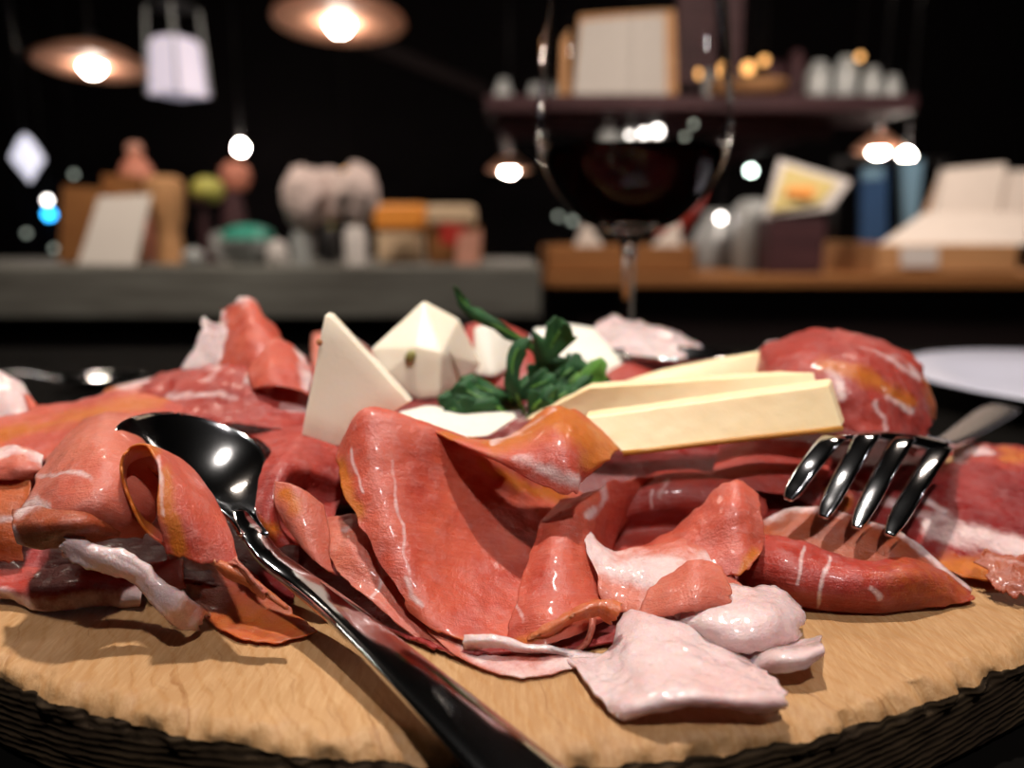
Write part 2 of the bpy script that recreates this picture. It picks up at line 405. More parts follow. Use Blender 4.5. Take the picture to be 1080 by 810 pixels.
ribbon('ham_slice', [(186,566,178,8),(215,585,176,9),(240,600,174,8),(262,612,173,8),(298,638,171,6)], M['amber'],
    'crusty orange rind edge curling beside the spoon neck', rag=.06, group=HG, cat='ham slice', ripple=1.6, th=1.5)
ribbon('ham_slice', [(240,588,174,10),(256,600,172,14),(268,614,171,12),(282,628,171,8)], M['pink'],
    'torn pink scrap of ham touching the left edge of the spoon neck', rag=.09, group=HG, cat='ham slice', ripple=1.6)
# --- right of the spoon
ham([[(256,456,258),(290,448,258),(330,450,258),(375,462,256)],
     [(284,472,230),(306,464,232),(336,466,234),(372,478,238)],
     [(276,496,212),(298,490,210),(326,494,216),(366,508,226)],
     [(270,524,203),(292,524,202),(318,516,216),(358,530,222)],
     [(267,546,200),(286,556,197),(310,552,208),(350,560,208)],
     [(272,558,203),(296,574,198),(322,582,197),(352,592,196)]], 'red',
    'red ham slice folded into a pocket right of the spoon bowl', fat=[(3,[(300,540),(325,545),(335,535)])], ripple=1.0, amber=[(6,[(272,552),(290,560)])])
ham([[(290,508,203),(308,511,201),(324,519,201),(342,532,202)],
     [(290,530,199),(308,540,196),(326,550,195),(346,562,196)],
     [(300,552,197),(318,570,192),(332,582,190),(348,590,191)],
     [(318,575,193),(332,591,189),(342,600,188),(352,606,189)]], 'pink',
    'narrow translucent band folded across the ham pocket', ripple=.5, amber=[(8,[(300,520),(310,540)])])
ham([[(338,548,208),(370,545,206),(400,552,206),(436,570,206)],
     [(344,580,196),(374,582,193),(404,592,193),(438,608,194)],
     [(360,606,189),(388,616,187),(416,630,185),(446,645,184)],
     [(385,625,184),(412,648,179),(442,672,175),(480,692,171)]], 'pink',
    'pink ham slice between the spoon handle and the central fold',
    fat=[(2.6,[(384,540),(398,566),(401,600),(392,632)]),(2,[(400,606),(428,602)]),(3,[(360,560),(382,552)])], ripple=1.0)
# --- central
ham([[(385,478,240),(410,462,244),(455,460,246),(520,480,246),(585,505,246),(620,520,244)],
     [(362,468,222),(390,440,228),(450,450,230),(515,474,232),(575,512,236),(615,530,236)],
     [(354,484,212),(386,436,216),(448,452,218),(512,482,222),(560,520,228),(605,540,228)],
     [(362,515,203),(398,500,203),(450,500,210),(520,520,220),(570,540,222),(605,558,218)],
     [(382,556,193),(418,555,193),(465,560,200),(525,570,209),(570,580,210),(600,590,206)],
     [(405,598,186),(436,602,185),(480,612,190),(530,618,194),(565,620,195),(595,622,193)],
     [(425,628,181),(452,642,178),(492,652,179),(535,656,180),(568,652,182),(592,645,184)],
     [(436,646,179),(466,668,173),(512,682,170),(550,682,171),(574,672,175),(590,660,180)]], 'salmon',
    'large central ham slice folded over at the top like an open pocket',
    fat=[(2,[(411,486),(412,520),(425,556),(429,605)]),(3,[(425,608),(432,624),(446,640)]),(2,[(372,476),(378,500),(386,520)])],
    amber=[(9,[(358,490),(362,515),(376,540)]),(6,[(505,488),(545,512),(600,530)]),(5,[(450,670),(510,684),(560,682)])], ripple=.8, th=1.1)
ham([[(446,446,224),(500,464,222),(545,454,224),(584,429,228),(618,440,230),(652,470,230)],
     [(462,456,217),(508,470,213),(552,466,212),(590,450,212),(618,462,214),(646,480,220)],
     [(480,466,212),(520,480,207),(562,486,203),(598,484,201),(618,488,206),(642,484,214)],
     [(502,476,210),(540,494,204),(576,514,199),(606,520,197),(616,508,203),(636,490,212)]], 'salmon',
    'twisted amber ham flap arching over the central fold in front of the cheese sticks',
    fat=[(8,[(548,486),(580,496),(612,512)]),(3,[(520,468),(560,450),(584,432)])], ripple=.8,
    amber=[(15,[(520,462),(560,452),(588,440),(628,468),(645,480)]),(8,[(470,456),(520,462)]),(12,[(622,485),(640,482)])], th=1.2)
ham([[(592,528,216),(620,518,218),(645,508,222),(690,502,236)],
     [(574,552,206),(602,540,205),(626,546,209),(654,562,226)],
     [(560,590,194),(584,582,191),(612,584,194),(644,594,208)],
     [(548,630,182),(576,626,179),(610,624,181),(650,628,192)],
     [(538,660,175),(572,656,172),(606,652,173),(648,645,180)],
     [(532,682,171),(568,682,168),(598,674,170),(636,656,177)]], 'salmon',
    'salmon ham fold running down from the amber flap to the torn front edge',
    amber=[(6,[(540,680),(575,668),(605,650),(640,640)])], fat=[(5,[(634,506),(636,524),(622,545)]),(2,[(545,640),(552,655)])], ripple=1.0)
ham([[(628,522,248),(670,506,250),(718,496,250),(765,500,248),(805,520,242)],
     [(624,530,236),(670,512,234),(718,504,234),(768,508,234),(808,528,230)],
     [(632,548,230),(672,536,228),(720,530,227),(768,534,227),(806,548,225)],
     [(640,572,230),(672,562,230),(720,560,230),(766,562,230),(804,570,224)],
     [(640,592,212),(672,590,210),(720,590,210),(765,590,212),(800,596,208)]], 'red',
    'dark red rounded ham roll beneath the front cheese stick', fat=[(3,[(702,506),(698,528)]),(2,[(690,520),(688,535)])], ripple=.6)
ham([[(650,586,214),(700,562,213),(740,532,213),(774,508,213),(800,520,211)],
     [(652,592,206),(702,576,205),(742,556,204),(776,536,204),(803,546,205)],
     [(656,596,201),(704,588,199),(744,580,198),(780,568,198),(805,572,200)],
     [(664,600,197),(710,602,193),(750,606,190),(780,606,189),(797,592,193)]], 'salmon',
    'upright salmon ham flap left of the fork tines', amber=[(6,[(750,612),(780,608),(798,584)])], ripple=.9)
ham([[(610,550,206),(622,560,204),(642,580,201),(680,582,200),(722,574,200),(764,584,198)],
     [(616,574,197),(634,590,193),(656,600,190),(690,600,189),(732,600,189),(784,618,188)],
     [(628,602,189),(646,616,186),(668,624,183),(700,624,181),(742,630,180),(806,640,181)],
     [(636,642,181),(656,646,178),(682,644,176),(706,652,173),(746,662,171),(796,654,174)]], 'pink',
    'pinkish white fat fold across the middle of the front', ripple=1.4, rag=.03, fat=[(15,[(616,556),(636,595),(680,606),(740,600)]),(18,[(700,640),(760,640),(800,645)])])
ham([[(688,612,186),(712,602,184),(736,590,184),(758,596,184)],
     [(684,630,180),(708,626,176),(738,618,175),(772,626,176)],
     [(676,648,176),(700,650,172),(730,644,170),(760,640,172)]], 'pink',
    'thin pink translucent ham flap resting on the white fat fold', ripple=1.0, rag=.05)
ham([[(702,640,182),(742,626,183),(790,622,185),(822,624,186),(842,640,184)],
     [(706,656,173),(746,650,170),(790,645,170),(822,642,173),(852,652,176)],
     [(732,678,170),(766,672,165),(796,670,164),(824,664,167),(846,664,173)],
     [(752,694,166),(778,688,164),(804,686,164),(828,680,167),(850,670,174)]], 'fat',
    'rounded white fat lobe at the right of the front fold', ripple=1.4, rag=.04, th=1.6)
ham([[(598,697,999),(638,692,172),(664,640,180),(700,642,177),(742,668,171),(798,706,162)],
     [(612,714,999),(644,706,162),(672,680,164),(712,682,161),(758,698,158),(812,716,154)],
     [(630,736,150),(656,728,151),(684,712,152),(728,712,151),(772,720,149),(822,728,148)],
     [(646,752,146),(670,746,143),(700,738,142),(736,734,142),(778,738,142),(830,740,144)],
     [(652,759,148),(674,756,144),(704,750,144),(738,744,144),(778,747,144),(826,748,146)]], 'fat',
    'large white fat sheet spread on the wood nearest the camera', ripple=1.5, rag=.03, th=1.6)
ham([[(780,694,999),(806,680,999),(836,678,999),(864,672,999)],
     [(790,702,999),(814,692,159),(842,690,158),(868,682,160)],
     [(800,710,999),(822,710,157),(846,706,156),(864,694,158)]], 'fat',
    'small oval scrap of translucent fat alone on the wood', ripple=.8, rag=.05)
ham([[(418,632,192),(470,655,186),(530,675,182),(600,684,178)],
     [(448,664,177),(492,684,171),(542,694,168),(600,694,169)],
     [(478,690,999),(512,706,999),(552,714,999),(606,704,999)]], 'pink',
    'pink ham tail creeping out under the central fold beside the spoon handle', fat=[(10,[(490,678),(520,700),(560,712),(605,704)])], ripple=1.0)
ribbon('ham_slice', [(490,678,170,14),(520,676,168,14),(552,684,168,12),(584,686,168,12),(616,694,999,12),(640,700,999,16)], M['fat'],
    'pale fat strand lying between the pink tail and the big white sheet', group=HG, cat='ham slice', rag=.05, ripple=1.2)
ribbon('ham_slice', [(624,640,179,7),(625,655,175,8),(622,670,172,7),(614,682,171,7),(598,692,999,5)], M['pink'],
    'thin curved ham shred hanging from the torn front edge', group=HG, cat='ham slice', ripple=.5)
ribbon('ham_slice', [(556,676,170,9),(580,664,170,10),(604,650,171,12),(630,640,173,16),(652,648,172,14)], M['amber'],
    'frayed orange rind along the torn front edge', group=HG, cat='ham slice', rag=.10, ripple=2.0)
# --- right
ham([[(740,482,275),(830,472,280),(900,470,282),(980,484,276),(1040,490,272),(1120,500,268)],
     [(755,518,248),(830,506,250),(900,502,252),(980,512,250),(1040,522,247),(1120,534,244)],
     [(780,548,230),(850,540,232),(912,548,230),(980,560,227),(1042,572,223),(1120,582,220)],
     [(800,575,218),(870,582,215),(932,590,212),(1000,606,208),(1050,614,206),(1120,622,204)]], 'deep',
    'dark red ham slice with a broad fat band under the fork',
    fat=[(12,[(985,558),(1020,568),(1080,580),(1120,588)]),(4,[(880,502),(915,520),(950,540),(985,552)]),(5,[(975,530),(995,545)])], amber=[(14,[(1000,600),(1060,608),(1120,612)]),(9,[(850,512),(890,530)])], ripple=.7)
ham([[(1005,474,312),(1030,468,312),(1060,470,310),(1120,474,308)],
     [(1005,490,288),(1035,488,286),(1065,492,284),(1120,500,280)],
     [(1010,506,268),(1040,508,265),(1070,514,262),(1120,522,258)]], 'red',
    'red ham slice at the right edge behind the fork neck', fat=[(5,[(1010,490),(1040,500),(1070,512)]),(6,[(1005,476),(1040,474)])], amber=[(6,[(1060,480),(1120,488)])], ripple=1.0)
ham([[(1028,586,208),(1056,588,206),(1085,590,205),(1120,592,204)],
     [(1036,602,203),(1060,606,200),(1086,612,198),(1120,616,197)],
     [(1046,620,198),(1064,626,196),(1086,632,194),(1120,636,193)]], 'brown',
    'ragged brown ham rind at the right border above the wood', rag=.12, ripple=2.0, fat=[(3,[(1030,588),(1080,596)])])
ham([[(794,556,226),(836,538,223),(882,538,220),(926,552,216),(966,574,211),(1022,622,203)],
     [(796,568,217),(838,556,215),(882,560,211),(926,572,207),(966,592,203),(1018,626,202)],
     [(794,584,208),(836,582,205),(880,590,201),(922,598,199),(962,606,199),(1012,628,202)]], 'brown',
    'brown amber ham lip with a white fat rim on the right roll',
    fat=[(6,[(794,556),(836,538),(882,538),(926,552),(966,574),(1022,622)])], ripple=.5)
ham([[(782,562,216),(826,564,208),(868,580,202),(912,593,199),(962,592,200),(1012,610,206)],
     [(776,586,207),(822,590,196),(868,602,192),(920,608,190),(970,606,192),(1020,620,203)],
     [(784,610,203),(828,620,192),(876,626,189),(926,630,188),(978,626,191),(1026,629,202)],
     [(806,624,206),(846,637,196),(886,643,192),(932,644,191),(984,640,194),(1028,634,203)]], 'red',
    'red ham roll lying along the front right of the board', amber=[(30,[(950,610),(1010,620)],.42)],
    fat=[(2,[(846,580),(846,600),(843,618)]),(2.2,[(872,590),(868,612),(864,634)]),(4,[(918,622),(926,630)])], ripple=.7)
ham([[(796,392,296),(806,364,302),(850,347,306),(900,349,302),(945,365,296),(975,395,290),(985,440,288)],
     [(800,404,274),(818,384,272),(858,370,270),(902,372,266),(938,390,263),(962,420,262),(978,450,264)],
     [(812,424,263),(842,410,258),(874,402,254),(906,410,250),(932,428,250),(952,452,250),(970,472,254)],
     [(868,448,252),(880,448,249),(892,450,246),(908,455,244),(928,464,243),(948,474,243),(964,482,246)]], 'red',
    'domed red ham slice at the back right with an amber streak',
    amber=[(8,[(866,386),(900,392),(928,408),(955,425)]),(5,[(978,400),(984,440)])],
    fat=[(6,[(872,392),(884,402),(888,416)]),(4,[(905,368),(945,380),(968,400)]),(4,[(935,422),(948,428),(960,436)]),(3,[(918,425),(930,440),(932,458)])], ripple=1.2, rag=.03)
ham([[(760,470,262),(800,462,262),(850,466,262),(880,472,262)],
     [(752,500,240),(800,494,240),(840,498,240),(870,505,240)],
     [(756,520,232),(800,520,230),(830,525,230),(860,535,230)]], 'red',
    'red ham slice hanging below the cheese sticks left of the fork', ripple=.8)
# --- far centre
ham([[(622,348,388),(640,336,390),(662,338,390),(690,340,388),(722,354,384),(752,380,380)],
     [(624,362,372),(645,356,370),(668,354,368),(694,358,366),(724,370,364),(748,386,364)],
     [(632,388,350),(655,384,346),(676,382,344),(700,386,344),(726,392,344),(746,398,346)]], 'fat',
    'pale frilly ham slice with broad fat at the far centre', rag=.07, ripple=2.0)
ham([[(800,368,330),(812,360,330),(825,362,330)],[(796,382,322),(812,376,320),(828,380,320)],[(796,398,315),(812,396,312),(828,400,312)]], 'fat',
    'tiny fat flake between the cheese sticks and the domed slice', rag=.08, ripple=1.0)
ham([[(490,342,360),(520,338,360),(552,350,356),(580,372,352)],
     [(490,370,340),(520,368,338),(552,372,336),(582,390,334)],
     [(490,410,320),(520,410,318),(552,412,316),(584,418,316)]], 'red',
    'red ham slice glimpsed between the white cheese chunks')
ham([[(640,392,335),(660,382,335),(680,386,333),(700,396,330)],[(640,408,322),(660,402,320),(680,404,318),(700,410,318)]], 'red',
    'small red ham patch right of the white cheese slab')
ham([[(330,352,400),(352,350,402),(380,362,400),(400,378,398)],[(330,378,382),(355,374,380),(380,382,378),(402,394,378)],[(330,402,365),(356,400,362),(382,404,360),(404,410,360)]], 'pink',
    'pinkish ham edge peeking out behind the tall cheese wedge', fat=[(8,[(350,352),(380,362)])])

# ------------------------------------------------------------------ cheeses
def cheese_mat(name, A, B, rough=.45):
    m, nt, b = new_mat(name); ob = nt.nodes.new('ShaderNodeTexCoord').outputs['Object']
    n1 = noise(nt, ob, 70, 4); n2 = noise(nt, ob, 900, 3)
    nt.links.new(mixc(nt, ramp(nt, n1, .2, .85), A, B), b.inputs['Base Color'])
    b.inputs['Subsurface Weight'].default_value = .3; b.inputs['Subsurface Radius'].default_value = (1, .8, .5); b.inputs['Subsurface Scale'].default_value = .003
    b.inputs['Roughness'].default_value = rough; bump(nt, b, n2, .2, .0003); return m
M['pecorino'] = cheese_mat('hard white cheese', (.88, .79, .63), (.86, .72, .54))
M['soft'] = cheese_mat('soft white cheese', (.80, .75, .64), (.77, .70, .57))
M['yellow'] = cheese_mat('yellow cheese', (.92, .73, .44), (.91, .66, .36))
M['rind'] = cheese_mat('amber cheese rind', (.50, .24, .04), (.40, .16, .02))
M['nut'] = plain('green nut', (.30, .27, .07), rough=.5, var=.3, scale=300)
def hull(name, pts, mat, label, cat='cheese', group=None, parent=None, bw=.0008, rough=.00015, seed=0, vals=None):
    P = [Vector(U(*p)) if vals is None else Vector(p) for p in pts]
    bm = bmesh.new()
    for p in P: bm.verts.new(p)
    r = bmesh.ops.convex_hull(bm, input=bm.verts)
    bmesh.ops.delete(bm, geom=[v for v in bm.verts if not v.link_faces], context='VERTS')
    bmesh.ops.dissolve_limit(bm, angle_limit=.12, verts=bm.verts, edges=bm.edges)
    bmesh.ops.bevel(bm, geom=list(bm.edges), offset=bw, segments=2, affect='EDGES', profile=.6)
    bmesh.ops.triangulate(bm, faces=bm.faces)
    bmesh.ops.subdivide_edges(bm, edges=[e for e in bm.edges if e.calc_length() > .003], cuts=4, use_grid_fill=True)
    bm.normal_update()
    V = np.array([tuple(v.co) for v in bm.verts]); nrm = np.array([tuple(v.normal) for v in bm.verts])
    V = V+nrm*(fbm(V*160+seed, 3)*rough)[:, None]
    fs = [[v.index for v in f.verts] for f in bm.faces]; bm.free()
    o = mesh_obj(name, V, fs, mat, parent)
    if parent is None: tag(o, label, cat, group)
    elif label: o['label'] = label
    return o
def ext(face, d):    # front face points + the same pushed back by d (mm in y, px shift)
    return face+[(x+d[0], y+d[1], yy+d[2]) for x, y, yy in face]
def onplane(px, py, A, B, C):
    A, B, C = (Vector(U(*q)) for q in (A, B, C)); n_ = (B-A).cross(C-A); d_ = (at(px, py, 1.0)-CAM); t_ = (A-CAM).dot(n_)/d_.dot(n_)
    return (px, py, d_.y*t_*1000)
PL_ = ((343,332,246),(318,459,236),(432,424,242))
hull('cheese_wedge', ext([PL_[0], onplane(349,334,*PL_), PL_[1], onplane(356,471,*PL_), PL_[2]], (4,-3,12)), M['pecorino'],
     'tall triangular cheese wedge standing upright at the left of the cheeses', bw=.0005)
wdg = [o for o in COL.objects if o.name.startswith('cheese_wedge')][0]
sq = onplane(337, 361, *PL_); M['speck'] = plain('brown speck', (.42, .16, .05), rough=.6)
lathe('brown_speck', [(0, -.0004), (.0009, -.0003), (.0011, .0001), (.0006, .0005), (0, .0006)], U(sq[0], sq[1], sq[2]), M['speck'], wdg, n=12, rot=Matrix.Rotation(1.3, 3, 'X'))['label'] = 'small brown speck on the cheese face'
c1 = hull('cheese_chunk', [(391,368,290),(402,398,284),(440,421,282),(463,419,282),(466,372,286),(440,366,286),(447,317,305),(484,336,310),(508,384,316),(492,404,302),(400,392,318),(470,410,318)], M['pecorino'],
     'large faceted cheese chunk with a green pistachio in its face', seed=3, bw=.0007)
pc = Vector(U(433,376,284.2)); ns = []
lathe('pistachio', [(0, -.0028), (.0012, -.0024), (.0019, -.001), (.002, .0004), (.0014, .002), (0, .0027)], pc, M['nut'], c1, n=16, rot=Matrix.Rotation(.5, 3, 'Y') @ Matrix.Rotation(.2, 3, 'X'))['label'] = 'olive green pistachio'
hull('cheese_chunk', [(500,346,330),(515,340,332),(532,344,334),(548,362,334),(540,386,326),(520,398,318),(500,394,320),(502,352,350),(545,366,350),(530,400,340)], M['soft'],
     'white cheese chunk left of the rocket tuft, behind the faceted chunk', seed=5)
c3 = hull('cheese_slab', [(562,346,352),(600,341,358),(626,345,358),(657,382,338),(652,396,334),(612,392,332),(566,372,340),(600,400,345),(655,398,350)], M['soft'],
     'flat topped white cheese slab behind the rocket', seed=8)
hull('cheese_slab', [(420,434,262),(450,427,268),(543,434,264),(546,440,256),(515,460,240),(440,462,240),(425,446,250),(470,470,246),(530,452,262)], M['soft'],
     'low white cheese piece directly behind the central ham fold', seed=9)
hull('cheese_slab', [(700,392,352),(760,378,352),(790,376,350),(770,398,340),(710,402,340),(760,410,350)], M['soft'],
     'pale cheese corner behind the rear cheese stick', seed=12)
def stick(q, d, mat, label, group=None, seed=0, bw=.0007):
    """q: TL, TR, BR, BL of the front face; extruded by d = (px, py, mm)"""
    A = [np.array(U(*p)) for p in q]; B = [np.array(U(p[0]+d[0], p[1]+d[1], p[2]+d[2])) for p in q]
    nu_, nv_, nw_ = 60, 16, 10; V = {}; verts = []; fs = []
    def pt(i, j, k):
        key = (i, j, k)
        if key not in V:
            u, v, w_ = i/nu_, j/nv_, k/nw_
            f = (A[0]*(1-u)+A[1]*u)*(1-v)+(A[3]*(1-u)+A[2]*u)*v; g = (B[0]*(1-u)+B[1]*u)*(1-v)+(B[3]*(1-u)+B[2]*u)*v
            V[key] = len(verts); verts.append(f*(1-w_)+g*w_)
        return V[key]
    for i in range(nu_):
        for j in range(nv_):
            fs.append((pt(i, j, 0), pt(i+1, j, 0), pt(i+1, j+1, 0), pt(i, j+1, 0))); fs.append((pt(i, j, nw_), pt(i, j+1, nw_), pt(i+1, j+1, nw_), pt(i+1, j, nw_)))
    for i in range(nu_):
        for k in range(nw_):
            for j in (0, nv_): fs.append((pt(i, j, k), pt(i+1, j, k), pt(i+1, j, k+1), pt(i, j, k+1)))
    for j in range(nv_):
        for k in range(nw_):
            for i in (0, nu_): fs.append((pt(i, j, k), pt(i, j+1, k), pt(i, j+1, k+1), pt(i, j, k+1)))
    P = np.array(verts); P = P+np.stack([fbm(P*130+seed, 3), fbm(P*130+seed+7, 3), fbm(P*130+seed+14, 3)], 1)*.00018
    o = mesh_obj('cheese_stick', P, fs, mat); recalc(o)
    m = o.modifiers.new('b', 'BEVEL'); m.width = bw; m.segments = 2; m.limit_method = 'ANGLE'; m.angle_limit = .7
    return tag(o, label, 'cheese', group)
SG = 'yellow cheese sticks lying side by side'
s1 = stick([(616,440,232),(874,405,238),(888,451,232),(656,478,225)], (3,-6,10), M['yellow'], 'front yellow cheese stick with a dark amber lower edge', SG, 14)
ra, rb = Vector(U(657, 478.3, 224.6)), Vector(U(888, 452, 231.5))
tube('rind', smooth_path([ra, (ra+rb)/2+Vector((0, 0, .0002)), rb], 4), .0009, M['rind'], s1)['label'] = 'dark amber rind along the lower edge'
stick([(622,408,252),(867,392,258),(876,424,250),(554,443,250)], (2,-4,10), M['yellow'], 'middle yellow cheese stick with a slanted left end', SG, 16)
stick([(700,391,292),(800,373,294),(804,402,288),(640,410,284)], (2,-3,9), M['yellow'], 'rear yellow cheese stick, the shortest visible of the row', SG, 18)
# small crumb specks on the tall wedge
# ------------------------------------------------------------------ rocket leaves
def leaf_mat():
    m, nt, b = new_mat('rocket leaf'); ob = nt.nodes.new('ShaderNodeTexCoord').outputs['Object']
    n1 = noise(nt, ob, 90, 3); nt.links.new(mixc(nt, ramp(nt, n1, .3, .7), (.010, .042, .014), (.03, .11, .03)), b.inputs['Base Color'])
    b.inputs['Roughness'].default_value = .6; b.inputs['Specular IOR Level'].default_value = .25; b.inputs['Subsurface Weight'].default_value = .1; b.inputs['Subsurface Scale'].default_value = .001
    bump(nt, b, noise(nt, ob, 500, 3), .4, .0005); return m
M['leaf'] = leaf_mat()
m2, nt2, b2 = new_mat('light rocket leaf'); b2.inputs['Base Color'].default_value = (.10, .26, .035, 1); b2.inputs['Roughness'].default_value = .45; M['leaf2'] = m2
def leaf(pts, wmax, mat, label, group=None, seed=0, flat=(0, -1, .35), lobes=2.5):
    mid = smooth_path([U(*p) for p in pts], 18); n = len(mid); V = []; Fc = []; rnd = random.Random(seed)
    nv = Vector(flat).normalized(); C = 6
    for i, p in enumerate(mid):
        s = i/(n-1); d = (mid[min(i+1, n-1)]-mid[max(i-1, 0)]).normalized(); side = d.cross(nv).normalized(); nn = side.cross(d)
        env = max(0, math.sin(PI*max(0, (s-.10)/.90)**.9))**.6 if s > .10 else 0
        for j in range(-C, C+1):
            sgn = 1 if j >= 0 else -1
            ph = (s*lobes+.22*sgn+seed*.13) % 1.0
            lob = .42+.58*(ph/.72 if ph < .72 else (1-ph)/.28)
            if s > .74: lob = max(lob, .8)
            w = max(.0005, wmax*env*lob)
            if s > .97: w = max(.0003, w*(1-s)/.03)
            a = j/C
            fwd = d*(abs(a)*w*.75)
            V.append(p+side*(a*w)+fwd+nn*(-.25*w*a*a+.16*wmax*math.sin(s*11+a*2+seed)))
    W = 2*C+1
    for i in range(n-1):
        for j in range(W-1): q = i*W+j; Fc.append((q, q+1, q+W+1, q+W))
    o = mesh_obj('rocket_leaf', V, Fc, mat); m = o.modifiers.new('t', 'SOLIDIFY'); m.thickness = .0004; m.offset = 0
    st = tube('midrib', mid[:int(n*.9)], [.0007*(1-.7*i/n) for i in range(int(n*.9))], M['leaf2'], o, n=6)
    return tag(o, label, 'salad leaf', group)
LG = 'rocket leaves in the tuft'
leaf([(572,392,285),(560,366,282),(535,350,280),(508,336,280),(490,320,279),(479,302,278)], .0030, M['leaf'], 'long thin rocket leaf arching up and left above the cheeses', LG, 1, lobes=2.3)
leaf([(560,425,280),(568,400,276),(575,380,274),(584,360,273),(596,340,272)], .0085, M['leaf'], 'upright jagged rocket leaf in front of the white slab', LG, 2, lobes=3)
leaf([(570,425,278),(594,412,272),(616,400,270),(637,380,270)], .0068, M['leaf2'], 'bright green rocket leaf pointing right against the cheese stick', LG, 3, flat=(0, -.8, .8), lobes=1.5)
leaf([(553,436,268),(545,415,264),(540,392,264),(545,370,266),(560,358,268)], .0042, M['leaf'], 'thin rocket leaf arching over a gap in the middle of the tuft', LG, 4, lobes=1.5)
T = 'dark green rocket leaf low in the tangled tuft'
for k, pp in enumerate([
    [(552,432,276),(520,426,270),(490,424,268),(462,420,266)], [(552,432,274),(525,416,270),(505,408,268),(488,398,270)],
    [(565,432,272),(585,425,266),(602,412,268),(628,402,270)],
    [(540,436,266),(515,436,262),(492,434,260),(468,430,262)],
    [(575,434,274),(600,426,272),(622,416,274),(645,402,276)], [(530,432,275),(542,418,270),(562,408,266),(585,398,266)],
    [(560,438,264),(575,426,260),(590,418,260),(606,408,262)], [(535,436,264),(515,424,262),(496,414,264),(484,404,266)],
    [(570,420,284),(588,402,282),(604,388,284),(614,378,286)], [(556,440,258),(564,428,256),(574,420,256),(588,416,258)]]):
    leaf(pp, .0055+.0012*((k*7) % 3)/2, M['leaf'], T, LG, 10+k, flat=(0.3*math.sin(k*2), -1, .5+.5*math.cos(k)), lobes=1.5+(k % 3)*.5)
# ================================================================== BOARD, CUTLERY, TABLE
def wood_board_mat():
    m, nt, b = new_mat('pale board wood'); ob = nt.nodes.new('ShaderNodeTexCoord').outputs['Object']
    warp = noise(nt, ob, 22, 4, .55)
    mp = nt.nodes.new('ShaderNodeMapping'); nt.links.new(ob, mp.inputs[0]); mp.inputs['Rotation'].default_value = (0, 0, -.5)
    vm = nt.nodes.new('ShaderNodeVectorMath'); vm.operation = 'MULTIPLY_ADD'; vm.inputs[1].default_value = (.022, .022, .0); 
    nt.links.new(warp, vm.inputs[0]); nt.links.new(mp.outputs[0], vm.inputs[2])
    w = nt.nodes.new('ShaderNodeTexWave'); w.wave_type = 'BANDS'; w.bands_direction = 'X'; w.inputs['Scale'].default_value = 75
    w.inputs['Distortion'].default_value = 1.6; w.inputs['Detail'].default_value = 3; w.inputs['Detail Scale'].default_value = 2.0; nt.links.new(vm.outputs[0], w.inputs[0])
    big = noise(nt, ob, 14, 4)
    fine = noise(nt, ob, 1, 5, .7, (900, 120, 900))
    c = mixc(nt, ramp(nt, big, .3, .7), (.44, .245, .105), (.33, .170, .068))
    c = mixc(nt, ramp(nt, w.outputs[1], .72, 1.0, (0,)*3, (.5,)*3), c, (.34, .16, .05))
    crack = noise(nt, vm.outputs[0], 1, 3, .5, (420, 26, 1))
    ck = ramp(nt, crack, .63, .72)
    c = mixc(nt, ramp(nt, crack, .62, .72, (0,)*3, (.75,)*3), c, (.24, .10, .03))
    c = mixc(nt, ramp(nt, fine, .45, .8, (0,)*3, (.35,)*3), c, (.70, .48, .25))
    nt.links.new(c, b.inputs['Base Color']); b.inputs['Roughness'].default_value = .55; b.inputs['Specular IOR Level'].default_value = .3
    h = mixc(nt, ck, fine, (0, 0, 0)); bump(nt, b, h, .55, .0005)
    return m
def bark_mat():
    m, nt, b = new_mat('dark ridged board side'); ob = nt.nodes.new('ShaderNodeTexCoord').outputs['Object']
    mp = nt.nodes.new('ShaderNodeMapping'); nt.links.new(ob, mp.inputs[0]); mp.inputs['Rotation'].default_value = (0, .12, 0)
    w = nt.nodes.new('ShaderNodeTexWave'); w.bands_direction = 'Z'; w.inputs['Scale'].default_value = 170; w.inputs['Distortion'].default_value = 1.4
    w.inputs['Detail'].default_value = 3; w.inputs['Detail Scale'].default_value = 1.2; nt.links.new(mp.outputs[0], w.inputs[0])
    n1 = noise(nt, ob, 60, 4)
    c = mixc(nt, w.outputs[1], (.030, .019, .010), (.075, .048, .024)); c = mixc(nt, ramp(nt, n1, .35, .7), c, (.03, .018, .010))
    nt.links.new(c, b.inputs['Base Color']); b.inputs['Roughness'].default_value = .8; b.inputs['Specular IOR Level'].default_value = .15
    bump(nt, b, w.outputs[1], .4, .0005); return m
M['board'] = wood_board_mat(); M['bark'] = bark_mat()
